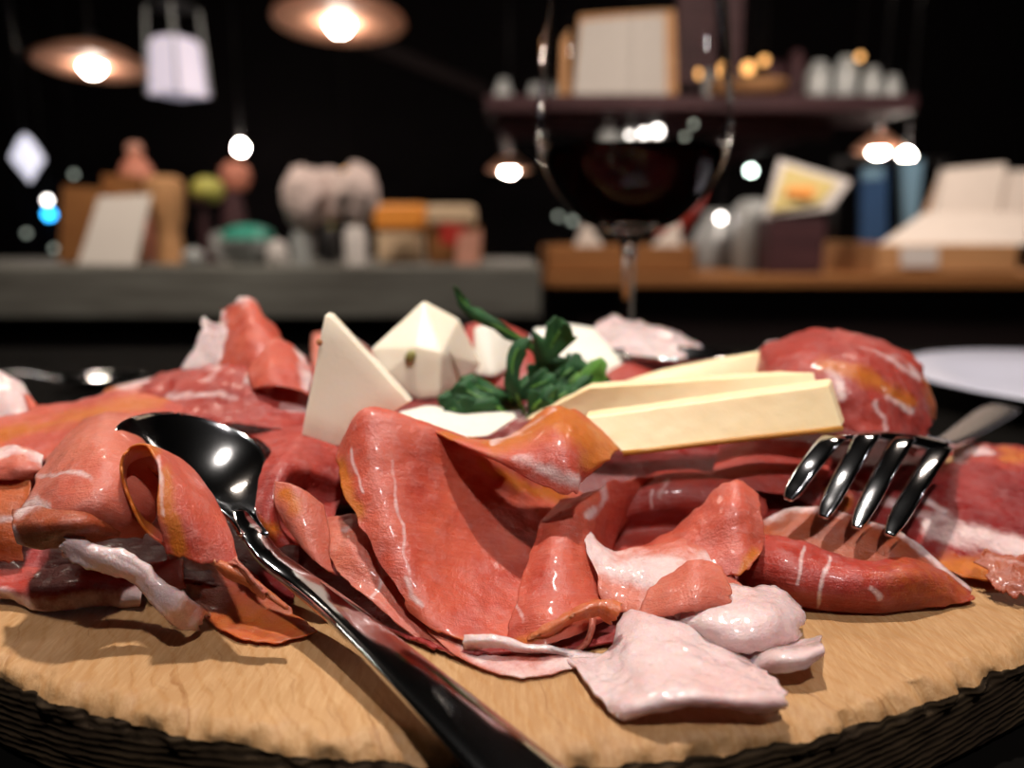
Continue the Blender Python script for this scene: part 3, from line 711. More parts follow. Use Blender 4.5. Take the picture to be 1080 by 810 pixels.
def make_board():
    cp = [(0, .134), (.060, .143), (.117, .168), (.17, .202), (.215, .25), (.238, .31), (.215, .365), (.13, .40), (0, .412),
          (-.13, .40), (-.215, .365), (-.238, .31), (-.215, .25), (-.17, .199), (-.117, .163), (-.060, .142)]
    P = np.array(cp+cp[:3]+[cp[3]]); P = np.array([cp[-1]]+cp+[cp[0], cp[1]])
    n = 900; s = np.linspace(1, 1+len(cp), n, endpoint=False)
    O = catw(s, len(P)) @ P; c = np.array([0, .28]); nrm = np.stack([np.gradient(O[:, 1]), -np.gradient(O[:, 0])], 1); nrm /= np.linalg.norm(nrm, axis=1, keepdims=True)
    if ((O-c)*nrm).sum() < 0: nrm = -nrm
    T = ZB; th = .0245
    def ring(off, z, kz=0, ko=0, sc=None):
        p = np.zeros((n, 3)); p[:, :2] = O+nrm*off if sc is None else c+(O-c)*sc
        p[:, 2] = z
        q = np.concatenate([p[:, :2]*210, np.full((n, 1), z*200)], 1)
        if kz: p[:, 2] += kz*fbm(q, 3)
        if ko: p[:, :2] += nrm*(ko*fbm(q+9, 4))[:, None]
        return p
    rings = [ring(0, T, sc=.02)]
    for k in (.2, .4, .55, .7): rings.append(ring(0, T, sc=k))
    for off in (-.030, -.022, -.016, -.011, -.008): rings.append(ring(off, T-.0001, .00015))
    for k in range(9):
        a = k/8*PI/2; r = .0055
        rings.append(ring(-r+r*math.sin(a), T-r+r*math.cos(a)-.0003, .0008*(1 if k else .5), .0013))
    nb = len(rings)
    for k in range(1, 15):
        z = T-.0058-(th-.007)*k/14
        rings.append(ring(-.001*k/14+.0002*math.sin(k*2.6), z, 0, .0003))
    rings.append(ring(-.003, ZT+.0002)); rings.append(ring(-.02, ZT+.0002)); rings.append(ring(0, ZT+.0002, sc=.02))
    V = np.vstack(rings); 
    def strip(i0, i1):
        f = []
        for i in range(i0, i1):
            for k in range(n): a = i*n+k; b = i*n+(k+1) % n; f.append((a, b, b+n, a+n))
        return f
    cut = nb-3
    root = thing('serving_board', (0, .28, ZT), 'thick pale wooden serving board with a rough dark edge', 'board')
    ids = np.arange(len(V))
    top = V[:(cut+1)*n]; o1 = mesh_obj('board_top', top, strip(0, cut)+[tuple(reversed(range(n)))], M['board'], root); recalc(o1)
    side = V[cut*n:]; nn = len(side)//n
    f = []
    for i in range(nn-1):
        for k in range(n): a = i*n+k; b = i*n+(k+1) % n; f.append((a, b, b+n, a+n))
    o2 = mesh_obj('bark_edge', side, f+[tuple(range((nn-1)*n, nn*n))], M['bark'], root); recalc(o2)
    o2['label'] = 'dark ridged side of the board'
make_board()

def bar(name, path, widths, th, normals, mat, parent=None, k=8, ns=20, ex=2.6, crown=0):
    n0 = len(path); s = np.linspace(0, n0-1, (n0-1)*k+1); W = catw(s, n0)
    P = W @ np.array([tuple(p) for p in path]); w = W @ np.array(widths); Nn = W @ np.array([tuple(q) for q in normals]); th_ = W @ (np.array(th) if isinstance(th, (list, tuple)) else np.full(n0, th))
    V = []; Fc = []; n = len(P)
    for i in range(n):
        d = Vector(P[min(i+1, n-1)]-P[max(i-1, 0)]).normalized(); nv = Vector(Nn[i]); nv = (nv-d*nv.dot(d)).normalized(); sd = d.cross(nv)
        for j in range(ns):
            a = 2*PI*j/ns; ca, sa = math.cos(a), math.sin(a)
            x = math.copysign(abs(ca)**(2/ex), ca)*max(w[i], 1e-4)/2; z = math.copysign(abs(sa)**(2/ex), sa)*th_[i]/2
            V.append(Vector(P[i])+sd*x+nv*(z+crown*(1-(2*x/max(w[i], 1e-4))**2)))
    for i in range(n-1):
        for j in range(ns): a = i*ns+j; b = i*ns+(j+1) % ns; Fc.append((a, b, b+ns, a+ns))
    Fc.append(tuple(reversed(range(ns)))); Fc.append(tuple(range((n-1)*ns, n*ns)))
    o = mesh_obj(name, V, Fc, mat, parent); recalc(o); return o

def grid_shell(name, G, th, mat, parent=None):
    nv, nu = G.shape[:2]; V = G.reshape(-1, 3); idx = np.arange(nv*nu).reshape(nv, nu)
    fs = np.stack([idx[:-1, :-1].ravel(), idx[:-1, 1:].ravel(), idx[1:, 1:].ravel(), idx[1:, :-1].ravel()], 1).tolist()
    o = mesh_obj(name, V, fs, mat, parent); m = o.modifiers.new('t', 'SOLIDIFY'); m.thickness = th; m.offset = 0; return o

def make_spoon():
    Nk = Vector(U(268, 566, 189)); Tp = Vector(U(203, 438, 236))
    left = Vector(U(124, 446, 203)); right = Vector(U(291, 478, 222))
    root = thing('serving_spoon', (Nk.x, Nk.y, Nk.z-.01), 'large polished steel spoon lying over the ham with its handle towards the camera', 'spoon')
    ax = Tp-Nk; Ln = ax.length; a = ax.normalized(); wd = (right-left); wd = (wd-a*wd.dot(a)); hw = wd.length/2; wd.normalize(); nr = wd.cross(a)
    if nr.z < 0: nr = -nr
    ctr_off = ((left+right)/2-Nk); lat = ctr_off.dot(wd)
    ns, nt_ = 70, 41; G = np.zeros((ns, nt_, 3)); w0 = .0040
    for i in range(ns):
        s = i/(ns-1)
        prof = math.sin(PI*s**1.9)**.60 if 0 < s < 1 else 0
        w = hw*prof*(min(1, s/.35)**.5)
        w = math.sqrt(w*w+(w0*(1-s)**2)**2)+.0002
        dep = .0085*math.sin(PI*s**1.25)**1.1
        lf = lat*math.sin(PI*s*.5)**1.5*.9
        for j in range(nt_):
            t = -1+2*j/(nt_-1); G[i, j] = Nk+a*(Ln*s)+wd*(w*t+lf)-nr*(dep*(1-t*t)-.0006*abs(t)**6)
    b = grid_shell('bowl', G, .0013, M['steel'], root)
    m = b.modifiers.new('s', 'SUBSURF'); m.levels = 1; m.render_levels = 1
    up = Vector((.30, -.10, 1))
    path = [Nk+a*.012-nr*.0006, Nk+a*.002-nr*.0002, Vector(U(286, 589, 187)), Vector(U(320, 615, 181.5)), Vector(U(368, 653, 167)), Vector(U(450, 726, 143.5)), Vector(U(556, 822, 121)), Vector(U(640, 900, 107))]
    bar('handle', path, [.0040, .0072, .0078, .0084, .0097, .0128, .0162, .018], [.0006, .0014, .0022, .0028, .0028, .0026, .0026, .0026], [nr, nr, nr, up, up, up, up, up], M['steel'], root, ns=32, ex=4.0, crown=.0004)
make_spoon()

def make_fork():
    root = thing('serving_fork', tuple(at(975, 470, .25)-Vector((0, 0, .01))), 'four tined steel fork with its tines resting in the ham on the right', 'fork')
    cr = [(877, 464, 226), (914, 461, 229), (951, 466, 232), (990, 476, 235)]
    tips = [(831, 527, 210), (868, 546, 205), (903, 557, 202), (938, 565, 199)]
    for k, (c, t) in enumerate(zip(cr, tips)):
        C_, T_ = Vector(U(*c)), Vector(U(*t)); back = Vector(U(c[0]+9-2*k, c[1]+2, c[2]+9)); mid = (C_*.5+T_*.5)+Vector((0, -.001, .0022)); q = (C_*.15+T_*.85)+Vector((0, 0, .0008))
        nrm = Vector((-.45, -.62, .75))
        bar('tine', [back, C_, mid, q, T_], [.0068, .0066, .0058, .0050, .0026], [.0022, .0022, .0022, .0020, .0012], [Vector((-.3, -.2, 1))]+[nrm]*4, M['steel'], root, ns=16, ex=3.2)
    rows = [[U(c[0]-5 if i == 0 else c[0]+(7 if i == 3 else 0), c[1]+1, c[2]+1.5) for i, c in enumerate(cr)],
            [U(884, 461, 234), U(920, 458, 236), U(955, 461, 239), U(1000, 471, 241)],
            [U(905, 461, 247), U(935, 458, 249), U(965, 460, 251), U(1004, 469, 252)],
            [U(950, 466, 262), U(966, 463, 263), U(984, 464, 264), U(1008, 470, 264)],
            [U(976, 470, 272), U(986, 468, 272), U(997, 468, 272), U(1010, 471, 272)]]
    R = np.array(rows); W1 = catw(np.linspace(0, 4, 30), 5); W2 = catw(np.linspace(0, 3, 30), 4)
    grid_shell('fork_head', np.einsum('ar,bc,rcd->abd', W1, W2, R), .0022, M['steel'], root)
    path = [Vector(U(990, 469, 270)), Vector(U(1004, 464, 290)), Vector(U(1025, 452, 325)), Vector(U(1048, 437, 375)), Vector(U(1060, 431, 400))]
    bar('handle', path, [.007, .0085, .012, .0150, .0135], .0028, [Vector((0, -.1, 1))]*5, M['steelb'], root, ns=24, ex=3.6)
make_fork()

# spoon seen dark behind the cheeses, and one at far left
def small_spoon(px, py, y, ang, label, L_=.055, w=.019):
    c = at(px, py, y); root = thing('tasting_spoon', tuple(c), label, 'spoon')
    G = np.zeros((24, 21, 3)); R = Matrix.Rotation(ang, 3, 'Z')
    for i in range(24):
        s = i/23; ww = max(.002, w*math.sin(PI*min(1, s**.85))**.6)
        for j in range(21):
            t = -1+j/10; p = R @ Vector((L_*(s-.5), ww*t, -.008*(1-t*t)*math.sin(PI*s))); G[i, j] = c+Vector((0, 0, .006))+p
    grid_shell('bowl', G, .0014, M['steel'], root)
    e = c+Vector((0, 0, .006))+R @ Vector((-L_*.48, 0, 0)); d = R @ Vector((-1, 0, 0))
    bar('handle', [e, e+d*.03+Vector((0, 0, .006)), e+d*.09+Vector((0, 0, .001))], [.005, .006, .010], .0022, [Vector((0, 0, 1))]*3, M['steelb'], root)
small_spoon(712, 386, .345, -.15, 'dark gleaming spoon bowl behind the cheese sticks at the far centre')
small_spoon(105, 404, .62, .3, 'spoon lying on the dark table beyond the board at far left', .07, .022)

M['table'] = plain('dark table wood', (.003, .0025, .002), rough=.8, var=.4, scale=12, spec=.03)
tb = thing('dining_table', (0.1, .35, 0), 'dark wooden table under the serving board', 'table')
box('table_top', -.75, .95, -.12, .86, ZT-.035, ZT, M['table'], tb, .003)
for lx in (-.68, .88):
    for ly in (-.05, .79): box('leg', lx-.03, lx+.03, ly-.03, ly+.03, 0, ZT-.035, M['table'], tb, .003)
M['china'] = plain('white glazed china', (.58, .57, .66), rough=.25, var=.02, scale=20, bstr=0)
pc_ = (.437, .565, ZT)
pl = lathe('dinner_plate', [(0, .003), (.055, .003), (.062, .0), (.068, 0), (.085, .008), (.132, .0195), (.134, .021), (.131, .022), (.094, .0135), (.080, .0075), (.05, .0062), (0, .006)], pc_, M['china'], n=96)
tag(pl, 'white round plate on the table at the right behind the fork', 'plate')

# wine glass
def glass_mat(name, col=(1, 1, 1), rough=0.0):
    m, nt, b = new_mat(name); b.inputs['Base Color'].default_value = tuple(col)+(1,); b.inputs['Roughness'].default_value = rough
    b.inputs['Transmission Weight'].default_value = 1; b.inputs['IOR'].default_value = 1.25; return m
M['glass'] = glass_mat('clear glass')
m, nt, b = new_mat('red wine'); b.inputs['Base Color'].default_value = (.006, .0003, .0008, 1); b.inputs['Roughness'].default_value = .05; b.inputs['Specular IOR Level'].default_value = .05; M['wine'] = m
gy = .46; gz = at(664, 248, gy); gx = gz.x; g0 = Vector((gx, gy, ZT)); hb = gz.z-ZT
outer = [(0, 0), (.036, 0), (.0375, .0012), (.034, .0022), (.012, .006), (.0045, .013), (.0038, .03), (.0038, hb-.016), (.005, hb-.006), (.010, hb+.0005)]
bowl = []
for k in range(1, 25):
    s = k/24; z = s*.165
    r = .055*math.sin(min(1, (z+.004)/.062)*PI/2)**.56 if z < .058 else .055-.013*((z-.058)/.107)**1.7
    bowl.append((r, hb+z))
wt = .0012
inner = [(max(r-wt, .0005), z+.0008) for r, z in bowl]
prof = outer+bowl+[(bowl[-1][0]-wt*.5, bowl[-1][1]+.0008)]+list(reversed(inner))+[(0, inner[0][1]-.002)]
wg = thing('wine_glass', tuple(g0), 'large stemmed glass half full of red wine behind the board', 'wine glass')
gl = lathe('glass_body', prof, g0, M['glass'], wg, n=96)
wl = [(0, inner[0][1]-.0005)]+[(r+.0005, z) for r, z in inner if z < hb+.0475]
zl = hb+.0475; wl += [(wl[-1][0], zl), (.0, zl)]
wn = lathe('wine', wl, g0, M['wine'], wg, n=96); wn['label'] = 'dark red wine'

# ================================================================== ROOM
M['wallm'] = plain('dark plaster', (.004, .003, .0036), rough=.9, var=.3, scale=6, spec=.1)
M['floorm'] = plain('dark floor', (.012, .010, .009), rough=.8, var=.4, scale=5, spec=.1)
M['ceilm'] = plain('dark ceiling', (.008, .007, .007), rough=.95, var=.3, scale=4, spec=.05)
def struct(o): o['kind'] = 'structure'; return o
X0, X1, Y0, Y1, H = -3.6, 3.6, -2.2, 5.0, 2.8
struct(box('floor', X0, X1, Y0, Y1, -.05, 0, M['floorm'], bw=0)); struct(box('ceiling', X0, X1, Y0, Y1, H, H+.05, M['ceilm'], bw=0))
struct(box('wall_back', X0, X1, Y1, Y1+.05, 0, H, M['wallm'], bw=0)); struct(box('wall_front', X0, X1, Y0-.05, Y0, 0, H, M['wallm'], bw=0))
struct(box('wall_left', X0-.05, X0, Y0, Y1, 0, H, M['wallm'], bw=0)); struct(box('wall_right', X1, X1+.05, Y0, Y1, 0, H, M['wallm'], bw=0))

def wood(name, A, B, rough=.6, sc=(3, 40, 40)):
    m, nt, b = new_mat(name); ob = nt.nodes.new('ShaderNodeTexCoord').outputs['Object']
    n1 = noise(nt, ob, 1, 5, .6, sc); nt.links.new(mixc(nt, ramp(nt, n1, .35, .68), A, B), b.inputs['Base Color'])
    b.inputs['Roughness'].default_value = rough; b.inputs['Specular IOR Level'].default_value = .25; bump(nt, b, n1, .3, .003); return m
M['grey_wood'] = wood('weathered grey wood', (.22, .225, .205), (.10, .095, .085))
M['dark_wood'] = wood('dark stained wood', (.014, .008, .009), (.007, .004, .004))
M['plum_wood'] = wood('plum brown wood', (.070, .028, .032), (.03, .012, .016))
M['brown_wood'] = wood('warm brown wood', (.34, .15, .05), (.22, .085, .028))
M['light_wood'] = wood('light beech wood', (.58, .32, .15), (.46, .23, .10))
M['paper'] = plain('off white paper', (.62, .58, .54), rough=.8, var=.04, scale=20)
M['linen'] = plain('creased white napkin cloth', (.78, .69, .62), rough=.9, var=.08, scale=25)
M['print'] = plain('grey printing', (.30, .27, .25), rough=.8)
M['white'] = plain('white ceramic', (.72, .68, .66), rough=.3, var=.03)
M['orange'] = plain('orange pack', (.75, .28, .04), rough=.5, var=.1)
M['cream'] = plain('cream tub', (.62, .46, .30), rough=.5)
M['redp'] = plain('red print', (.45, .03, .02), rough=.5)
M['pinkp'] = plain('pink pack', (.62, .30, .22), rough=.5)
M['blue'] = plain('dark blue cloth', (.015, .06, .16), rough=.8, var=.3)
M['pblue'] = plain('pale blue cloth', (.16, .30, .42), rough=.8, var=.2)
M['teal'] = plain('teal cap', (.02, .30, .22), rough=.4)
M['lime'] = plain('yellow green fruit', (.42, .40, .08), rough=.45)
M['peach'] = plain('peach skin', (.55, .20, .13), rough=.6)
M['yell'] = plain('pale yellow card', (.62, .50, .18), rough=.6, var=.1)
M['flower'] = plain('pale pink petals', (.62, .50, .47), rough=.8, var=.15, scale=60, bstr=.5)
M['copper'] = plain('copper lamp shade', (.78, .40, .26), rough=.6, metal=.0, var=.1, scale=8)
M['blackm'] = plain('black metal', (.012, .012, .013), rough=.4)
M['bottle'] = plain('dark green bottle glass', (.010, .018, .012), rough=.08, spec=.8)
M['cloudy'] = plain('frosted glass', (.34, .36, .36), rough=.25)
M['bulb'] = emit('warm white bulb', (1, .84, .72), 110)
M['bulbw'] = emit('white bulb', (1, .93, .86), 26)
M['led_white'] = emit('white indicator', (1, .92, .86), 14)
M['led_blue'] = emit('blue indicator', (.03, .42, 1), 9)
M['led_green'] = emit('greenish white indicator', (.80, 1, .88), 16)
M['led_dim'] = emit('dim indicator', (.62, .70, .60), 1.2)
M['led_amber'] = emit('amber indicator', (1, .50, .16), 2.2)
M['led_pale'] = emit('pale lavender shade glow', (.80, .80, .95), 1.0)

# counters
def zat(py, y): return at(540, py, y).z
yl = 2.0; zl_ = zat(281, yl); xe = at(570, 300, yl).x
bc = thing('bar_counter', (-1.2, 2.3, 0), 'bar counter with a thick weathered grey wooden edge on the left', 'counter')
box('counter_top', -3.5, xe, yl, 2.75, zat(336, yl), zl_, M['grey_wood'], bc, .006)
box('counter_body', -3.5, xe-.03, yl+.10, 2.70, 0, zat(336, yl), M['dark_wood'], bc, .004)
yr = 2.25; zr = zat(291, yr); xr = at(572, 300, yr).x
rc = thing('bar_counter', (1.6, 2.5, 0), 'dark bar counter with a warm brown top on the right', 'counter')
box('counter_top', xr, 3.5, yr, 3.0, zat(303, yr), zr, M['brown_wood'], rc, .004)
box('counter_body', xr+.03, 3.5, yr+.06, 2.95, 0, zat(303, yr), M['dark_wood'], rc, .004)
# upper shelf
ysf = 2.95; zs = zat(100, ysf)
sh = thing('wall_shelf', (at(740, 100, 3.1).x, 3.1, zat(118, ysf)), 'long plum brown shelf above the right counter', 'shelf')
box('shelf_board', at(512, 100, ysf).x, at(968, 100, ysf).x, ysf, 3.35, zat(117, ysf), zs, M['plum_wood'], sh, .004)
box('shelf_rail', at(530, 100, ysf+.2).x, at(880, 100, ysf+.2).x, ysf+.2, ysf+.25, zat(146, ysf+.2), zat(122, ysf+.2), M['plum_wood'], sh, .004)
for q in (530, 870): box('bracket', at(q, 100, ysf+.2).x-.015, at(q, 100, ysf+.2).x+.015, ysf+.22, 4.99, zat(140, ysf+.2), zat(117, ysf+.2)-.0, M['plum_wood'], sh, .003)

def fbox(name, x0, y0, x1, y1, y, d, mat, parent=None, bw=.003):
    """box whose front face fills the given picture rectangle at distance y"""
    a, b_ = at(x0, y1, y), at(x1, y0, y)
    return box(name, a.x, b_.x, y, y+d, a.z, b_.z, mat, parent, bw)
def slab(name, px, y, th, mat, parent=None, lean=0.0):
    """thin upright board whose front face has the four given picture corners; lean pushes the top back"""
    zs_ = [p[1] for p in px]; top, bot = min(zs_), max(zs_)
    F_ = [at(p[0], p[1], y+lean*(bot-p[1])/max(1, bot-top)) for p in px]; B_ = [p+Vector((0, th, 0)) for p in F_]
    o = mesh_obj(name, F_+B_, [(0, 1, 2, 3), (7, 6, 5, 4), (0, 4, 5, 1), (1, 5, 6, 2), (2, 6, 7, 3), (3, 7, 4, 0)], mat, parent, smooth=False); recalc(o); bevel(o, .002); return o
def root_at(name, px, py, y, label, cat, group=None): return thing(name, tuple(at(px, py, y)), label, cat, group)

# --- left counter things, left to right
t = root_at('wooden_crate', 85, 281, 2.2, 'upright brown wooden box at the left end of the counter', 'box')
slab('box_front', [(62,281),(66,200),(106,203),(104,281)], 2.20, .12, M['brown_wood'], t)
slab('box_lid', [(104,281),(108,188),(146,190),(150,281)], 2.26, .03, M['brown_wood'], t)
t = root_at('menu_board', 115, 283, 2.06, 'white menu card leaning back in a light frame on the left counter', 'menu board')
slab('card', [(82,283),(104,212),(160,209),(143,284)], 2.06, .006, M['paper'], t, lean=.08)
slab('easel_back', [(90,283),(108,216),(156,213),(138,283)], 2.072, .006, M['light_wood'], t, lean=.08)
def lathe_px(name, cx, pts, y, mat, parent=None, n=32):
    """pts: (half width px, py) bottom to top"""
    base = at(cx, pts[0][1], y); sc = (base-CAM).length/F; pr = []
    for hw, py in pts: pr.append((max(hw*sc*.96, 0), at(cx, py, y).z-base.z))
    return lathe(name, pr, base, mat, parent, n)
o = lathe_px('wooden_pepper_mill', 180, [(0,281),(14,281),(13,262),(12,245),(17,230),(19,205),(18,194),(12,190),(0,189)], 2.22, M['light_wood']); tag(o, 'tall light wooden vase shaped block right of the menu card', 'wooden mill')
t = root_at('gnome_figure', 150, 281, 2.2, 'small round figure with a pink top behind the menu card', 'figurine')
lathe_px('body', 153, [(0,281),(12,281),(10,240),(16,215),(17,195),(13,180),(5,170),(0,168)], 2.42, M['peach'], t); lathe_px('pompom', 143, [(0,172),(6,170),(8,164),(6,158),(0,156)], 2.42, M['pinkp'], t)
o = lathe_px('green_apple', 220, [(0,214),(9,213),(15,206),(16,200),(13,191),(5,187),(0,189)], 2.25, M['lime'])
tag(o, 'yellow green round fruit on top of the stand on the counter', 'fruit')
t = root_at('fruit_stand', 215, 281, 2.25, 'dark stand holding the yellow green fruit', 'stand')
lathe_px('stand_base', 218, [(0,281),(14,281),(14,276),(5,272),(0,272)], 2.25, M['plum_wood'], t); lathe_px('stand_column', 218, [(0,272),(4,272),(4,220),(14,216),(14,214.2),(0,214.2)], 2.25, M['plum_wood'], t)
t = root_at('puppet_figure', 248, 281, 2.6, 'small figure with a pinkish round head behind the pale bowl', 'figurine')
lathe_px('body', 250, [(0,281),(20,281),(14,250),(10,225),(8,210),(0,208)], 2.6, M['plum_wood'], t); lathe_px('head', 250, [(0,210),(10,208),(15,198),(14,186),(7,179),(0,178)], 2.6, M['peach'], t)
t = root_at('glass_bowl', 262, 281, 2.12, 'pale bowl with a teal top on the left counter', 'bowl')
lathe_px('bowl_body', 262, [(0,281),(14,281),(24,270),(28,256),(26,255),(0,262)], 2.12, M['cloudy'], t); lathe_px('lid', 262, [(0,255),(27,254),(24,245),(12,240),(0,239)], 2.12, M['teal'], t)
for cx, w_, tp, lab in ((293, 11, 254, 'small white rounded pot left of the flower vases'), (205, 11, 262, 'small pale round jar beside the dark stand'), (233, 10, 250, 'small grey glass jar left of the pale bowl')):
    o = lathe_px('ceramic_jar', cx, [(0,281),(w_*.7,281),(w_,274),(w_,(281+tp)/2),(w_*.8,tp+4),(0,tp)], 2.08 if cx != 233 else 2.5, M['white'] if cx == 293 else M['cloudy']); tag(o, lab, 'jar')
# flowers in vases
def flower(cx, top, w_, y, vy, vmat, lab):
    t = root_at('flower_vase', cx, 281, y, lab, 'vase of flowers')
    lathe_px('vase', cx, [(0,281),(w_*.5,281),(w_*.55,vy+10),(w_*.38,vy),(w_*.34,vy),(w_*.45,278),(0,278)], y, vmat, t)
    c = at(cx, (top+vy)/2-6, y); r = w_*2.15/F; V = []; Fc = []; nn = 40
    for i in range(nn+1):
        for j in range(nn):
            th_, ph = PI*i/nn, 2*PI*j/nn; d = np.array([math.sin(th_)*math.cos(ph), math.sin(th_)*math.sin(ph), math.cos(th_)])
            k = 1+.14*fbm(d[None]*2.6+cx, 4)[0]; V.append(c+Vector(d*k*r)*(1) + Vector((0, 0, 0)))
    for v in V: v.z = c.z+(v.z-c.z)*((vy-top)/2/w_)*1.0
    for i in range(nn):
        for j in range(nn): a = i*nn+j; b_ = i*nn+(j+1) % nn; Fc.append((a, b_, b_+nn, a+nn))
    o = mesh_obj('blossom', V, Fc, M['flower'], t); recalc(o)
    tube('stem', [at(cx, 279, y), at(cx+1, (top+vy)/2, y)], .008, M['lime'], t)
flower(321, 186, 23, 2.12, 245, M['cloudy'], 'pale pink flower ball in a glass vase, leftmost of the three')
flower(348, 188, 20, 2.30, 245, M['blackm'], 'pale pink flower ball in a dark vase, middle of the three')
flower(376, 184, 22, 2.10, 240, M['white'], 'pale pink flower ball in a white vase beside the orange tub')
t = root_at('food_tub', 422, 283, 2.08, 'cream tub with an orange upper band on the counter', 'tub')
fbox('tub_body', 398, 250, 443, 284, 2.27, .12, M['cream'], t, .008); fbox('tub_lid', 394, 222, 449, 250, 2.26, .14, M['orange'], t, .012)
t = root_at('gift_box', 480, 283, 2.12, 'cream topped box with red and amber panels right of the orange tub', 'box')
fbox('box_body', 452, 243, 506, 283, 2.14, .12, M['brown_wood'], t, .004); fbox('box_lid', 450, 221, 500, 243, 2.12, .14, M['cream'], t, .012)
slab('red_panel', [(464,262),(464,240),(492,244),(488,266)], 2.115, .004, M['redp'], t)
slab('pink_panel', [(480,284),(483,252),(508,248),(504,284)], 2.112, .006, M['pinkp'], t)

# --- right counter things
t = root_at('wooden_tray', 650, 290, 2.3, 'low warm brown wooden tray behind the wine glass', 'tray')
fbox('tray_front', 574, 260, 735, 290, 2.30, .02, M['brown_wood'], t); fbox('tray_back', 578, 258, 731, 286, 2.54, .02, M['brown_wood'], t)
fbox('tray_bottom', 578, 286, 731, 290, 2.30, .25, M['brown_wood'], t); fbox('tray_end', 574, 260, 579, 290, 2.30, .26, M['brown_wood'], t); fbox('tray_end', 730, 260, 735, 290, 2.30, .26, M['brown_wood'], t)
for pp, lab in (([(604,268),(618,232),(642,268)], 'white folded napkin standing in the tray left of the glass stem'), ([(684,268),(716,232),(720,268)], 'white folded napkin standing in the tray right of the glass stem')):
    a = [at(x, y_, 2.36) for x, y_ in pp]; b_ = [q+Vector((0, .08, 0)) for q in a]; b_[1] = a[1]+Vector((0, .03, 0))
    o = mesh_obj('folded_napkin', a+b_, [(0, 1, 2), (5, 4, 3), (0, 3, 4, 1), (1, 4, 5, 2), (2, 5, 3, 0)], M['linen'], smooth=False); recalc(o); bevel(o, .004); tag(o, lab, 'napkin')
t = root_at('wine_bottle', 715, 288, 2.5, 'dark bottle with a red shoulder seen at the right edge of the wine glass', 'bottle')
tube('bottle_body', [at(700, 250, 2.6), at(728, 205, 2.6), at(745, 180, 2.6)], [.05, .05, .02], M['redp'], t, 20)
o = lathe_px('carafe', 752, [(0,290),(26,290),(28,270),(20,250),(12,238),(13,230),(0,230)], 2.8, M['cloudy']); tag(o, 'cloudy white carafe right of the wooden tray', 'carafe')
o = lathe_px('glass_jar', 790, [(0,290),(16,290),(18,270),(21,248),(20,225),(12,216),(0,215)], 2.6, M['cloudy']); tag(o, 'rounded frosted jar left of the yellow card', 'jar')
t = root_at('card_display', 850, 288, 2.35, 'pale yellow card standing tilted on a wooden block', 'display card')
slab('card', [(806,230),(822,169),(898,192),(876,222)], 2.36, .01, M['white'], t, lean=.05)
slab('yellow_print', [(812,224),(828,176),(884,194),(866,216)], 2.352, .004, M['yell'], t, lean=.05)
slab('amber_mark', [(828,206),(832,192),(862,199),(856,210)], 2.346, .004, M['orange'], t, lean=.05)
fbox('block', 808, 231, 872, 290, 2.36, .12, M['plum_wood'], t)
t = root_at('blue_towel', 922, 288, 2.7, 'dark blue cloth hanging straight behind the counter', 'towel')
slab('cloth', [(908,278),(910,178),(936,176),(936,278)], 2.7, .03, M['blue'], t)
slab('hem', [(910,190),(910,178),(932,176),(932,188)], 2.695, .006, M['pblue'], t)
o = slab('pale_towel', [(955,240),(952,170),(974,168),(968,236)], 2.7, .03, M['pblue']); tag(o, 'pale blue cloth hanging beside the dark blue one', 'towel')
t = root_at('towel_rail', 940, 285, 2.76, 'thin dark rail carrying the two blue cloths', 'rail')
tube('rail', [at(880, 170, 2.76), at(1000, 170, 2.76)], .012, M['blackm'], t)
for q in (884, 996): tube('post', [Vector((at(q, 170, 2.76).x, 2.76, zr+.001)), at(q, 170, 2.76)], .010, M['blackm'], t)
t = root_at('napkin_box', 1000, 290, 2.3, 'wooden box of white folded papers at the right end of the counter', 'box')
fbox('box_front', 925, 258, 1075, 290, 2.30, .02, M['light_wood'], t); fbox('box_side', 922, 256, 927, 290, 2.30, .4, M['light_wood'], t); fbox('box_bottom', 925, 286, 1120, 290, 2.30, .4, M['light_wood'], t)
slab('box_label', [(950,282),(950,260),(990,260),(990,282)], 2.294, .004, M['white'], t)
def paper_stack(px, y, lab, lean=.1, th=.05):
    o = slab('folded_paper', px, y, th, M['linen'], lean=lean); tag(o, lab, 'folded paper', 'folded papers in the wooden box'); return o
paper_stack([(930,258),(978,224),(1085,224),(1085,258)], 2.33, 'low white paper lying in front in the wooden box', .12, .02)
paper_stack([(986,232),(1000,178),(1062,172),(1050,240)], 2.47, 'white paper standing upright in the wooden box', .06)
paper_stack([(1054,240),(1068,180),(1130,178),(1130,240)], 2.50, 'white paper cut by the right picture edge', .06)
o = slab('cutting_board', [(975,226),(992,188),(1002,184),(990,240)], 2.62, .02, M['light_wood']); tag(o, 'narrow wooden board behind the standing papers', 'cutting board')

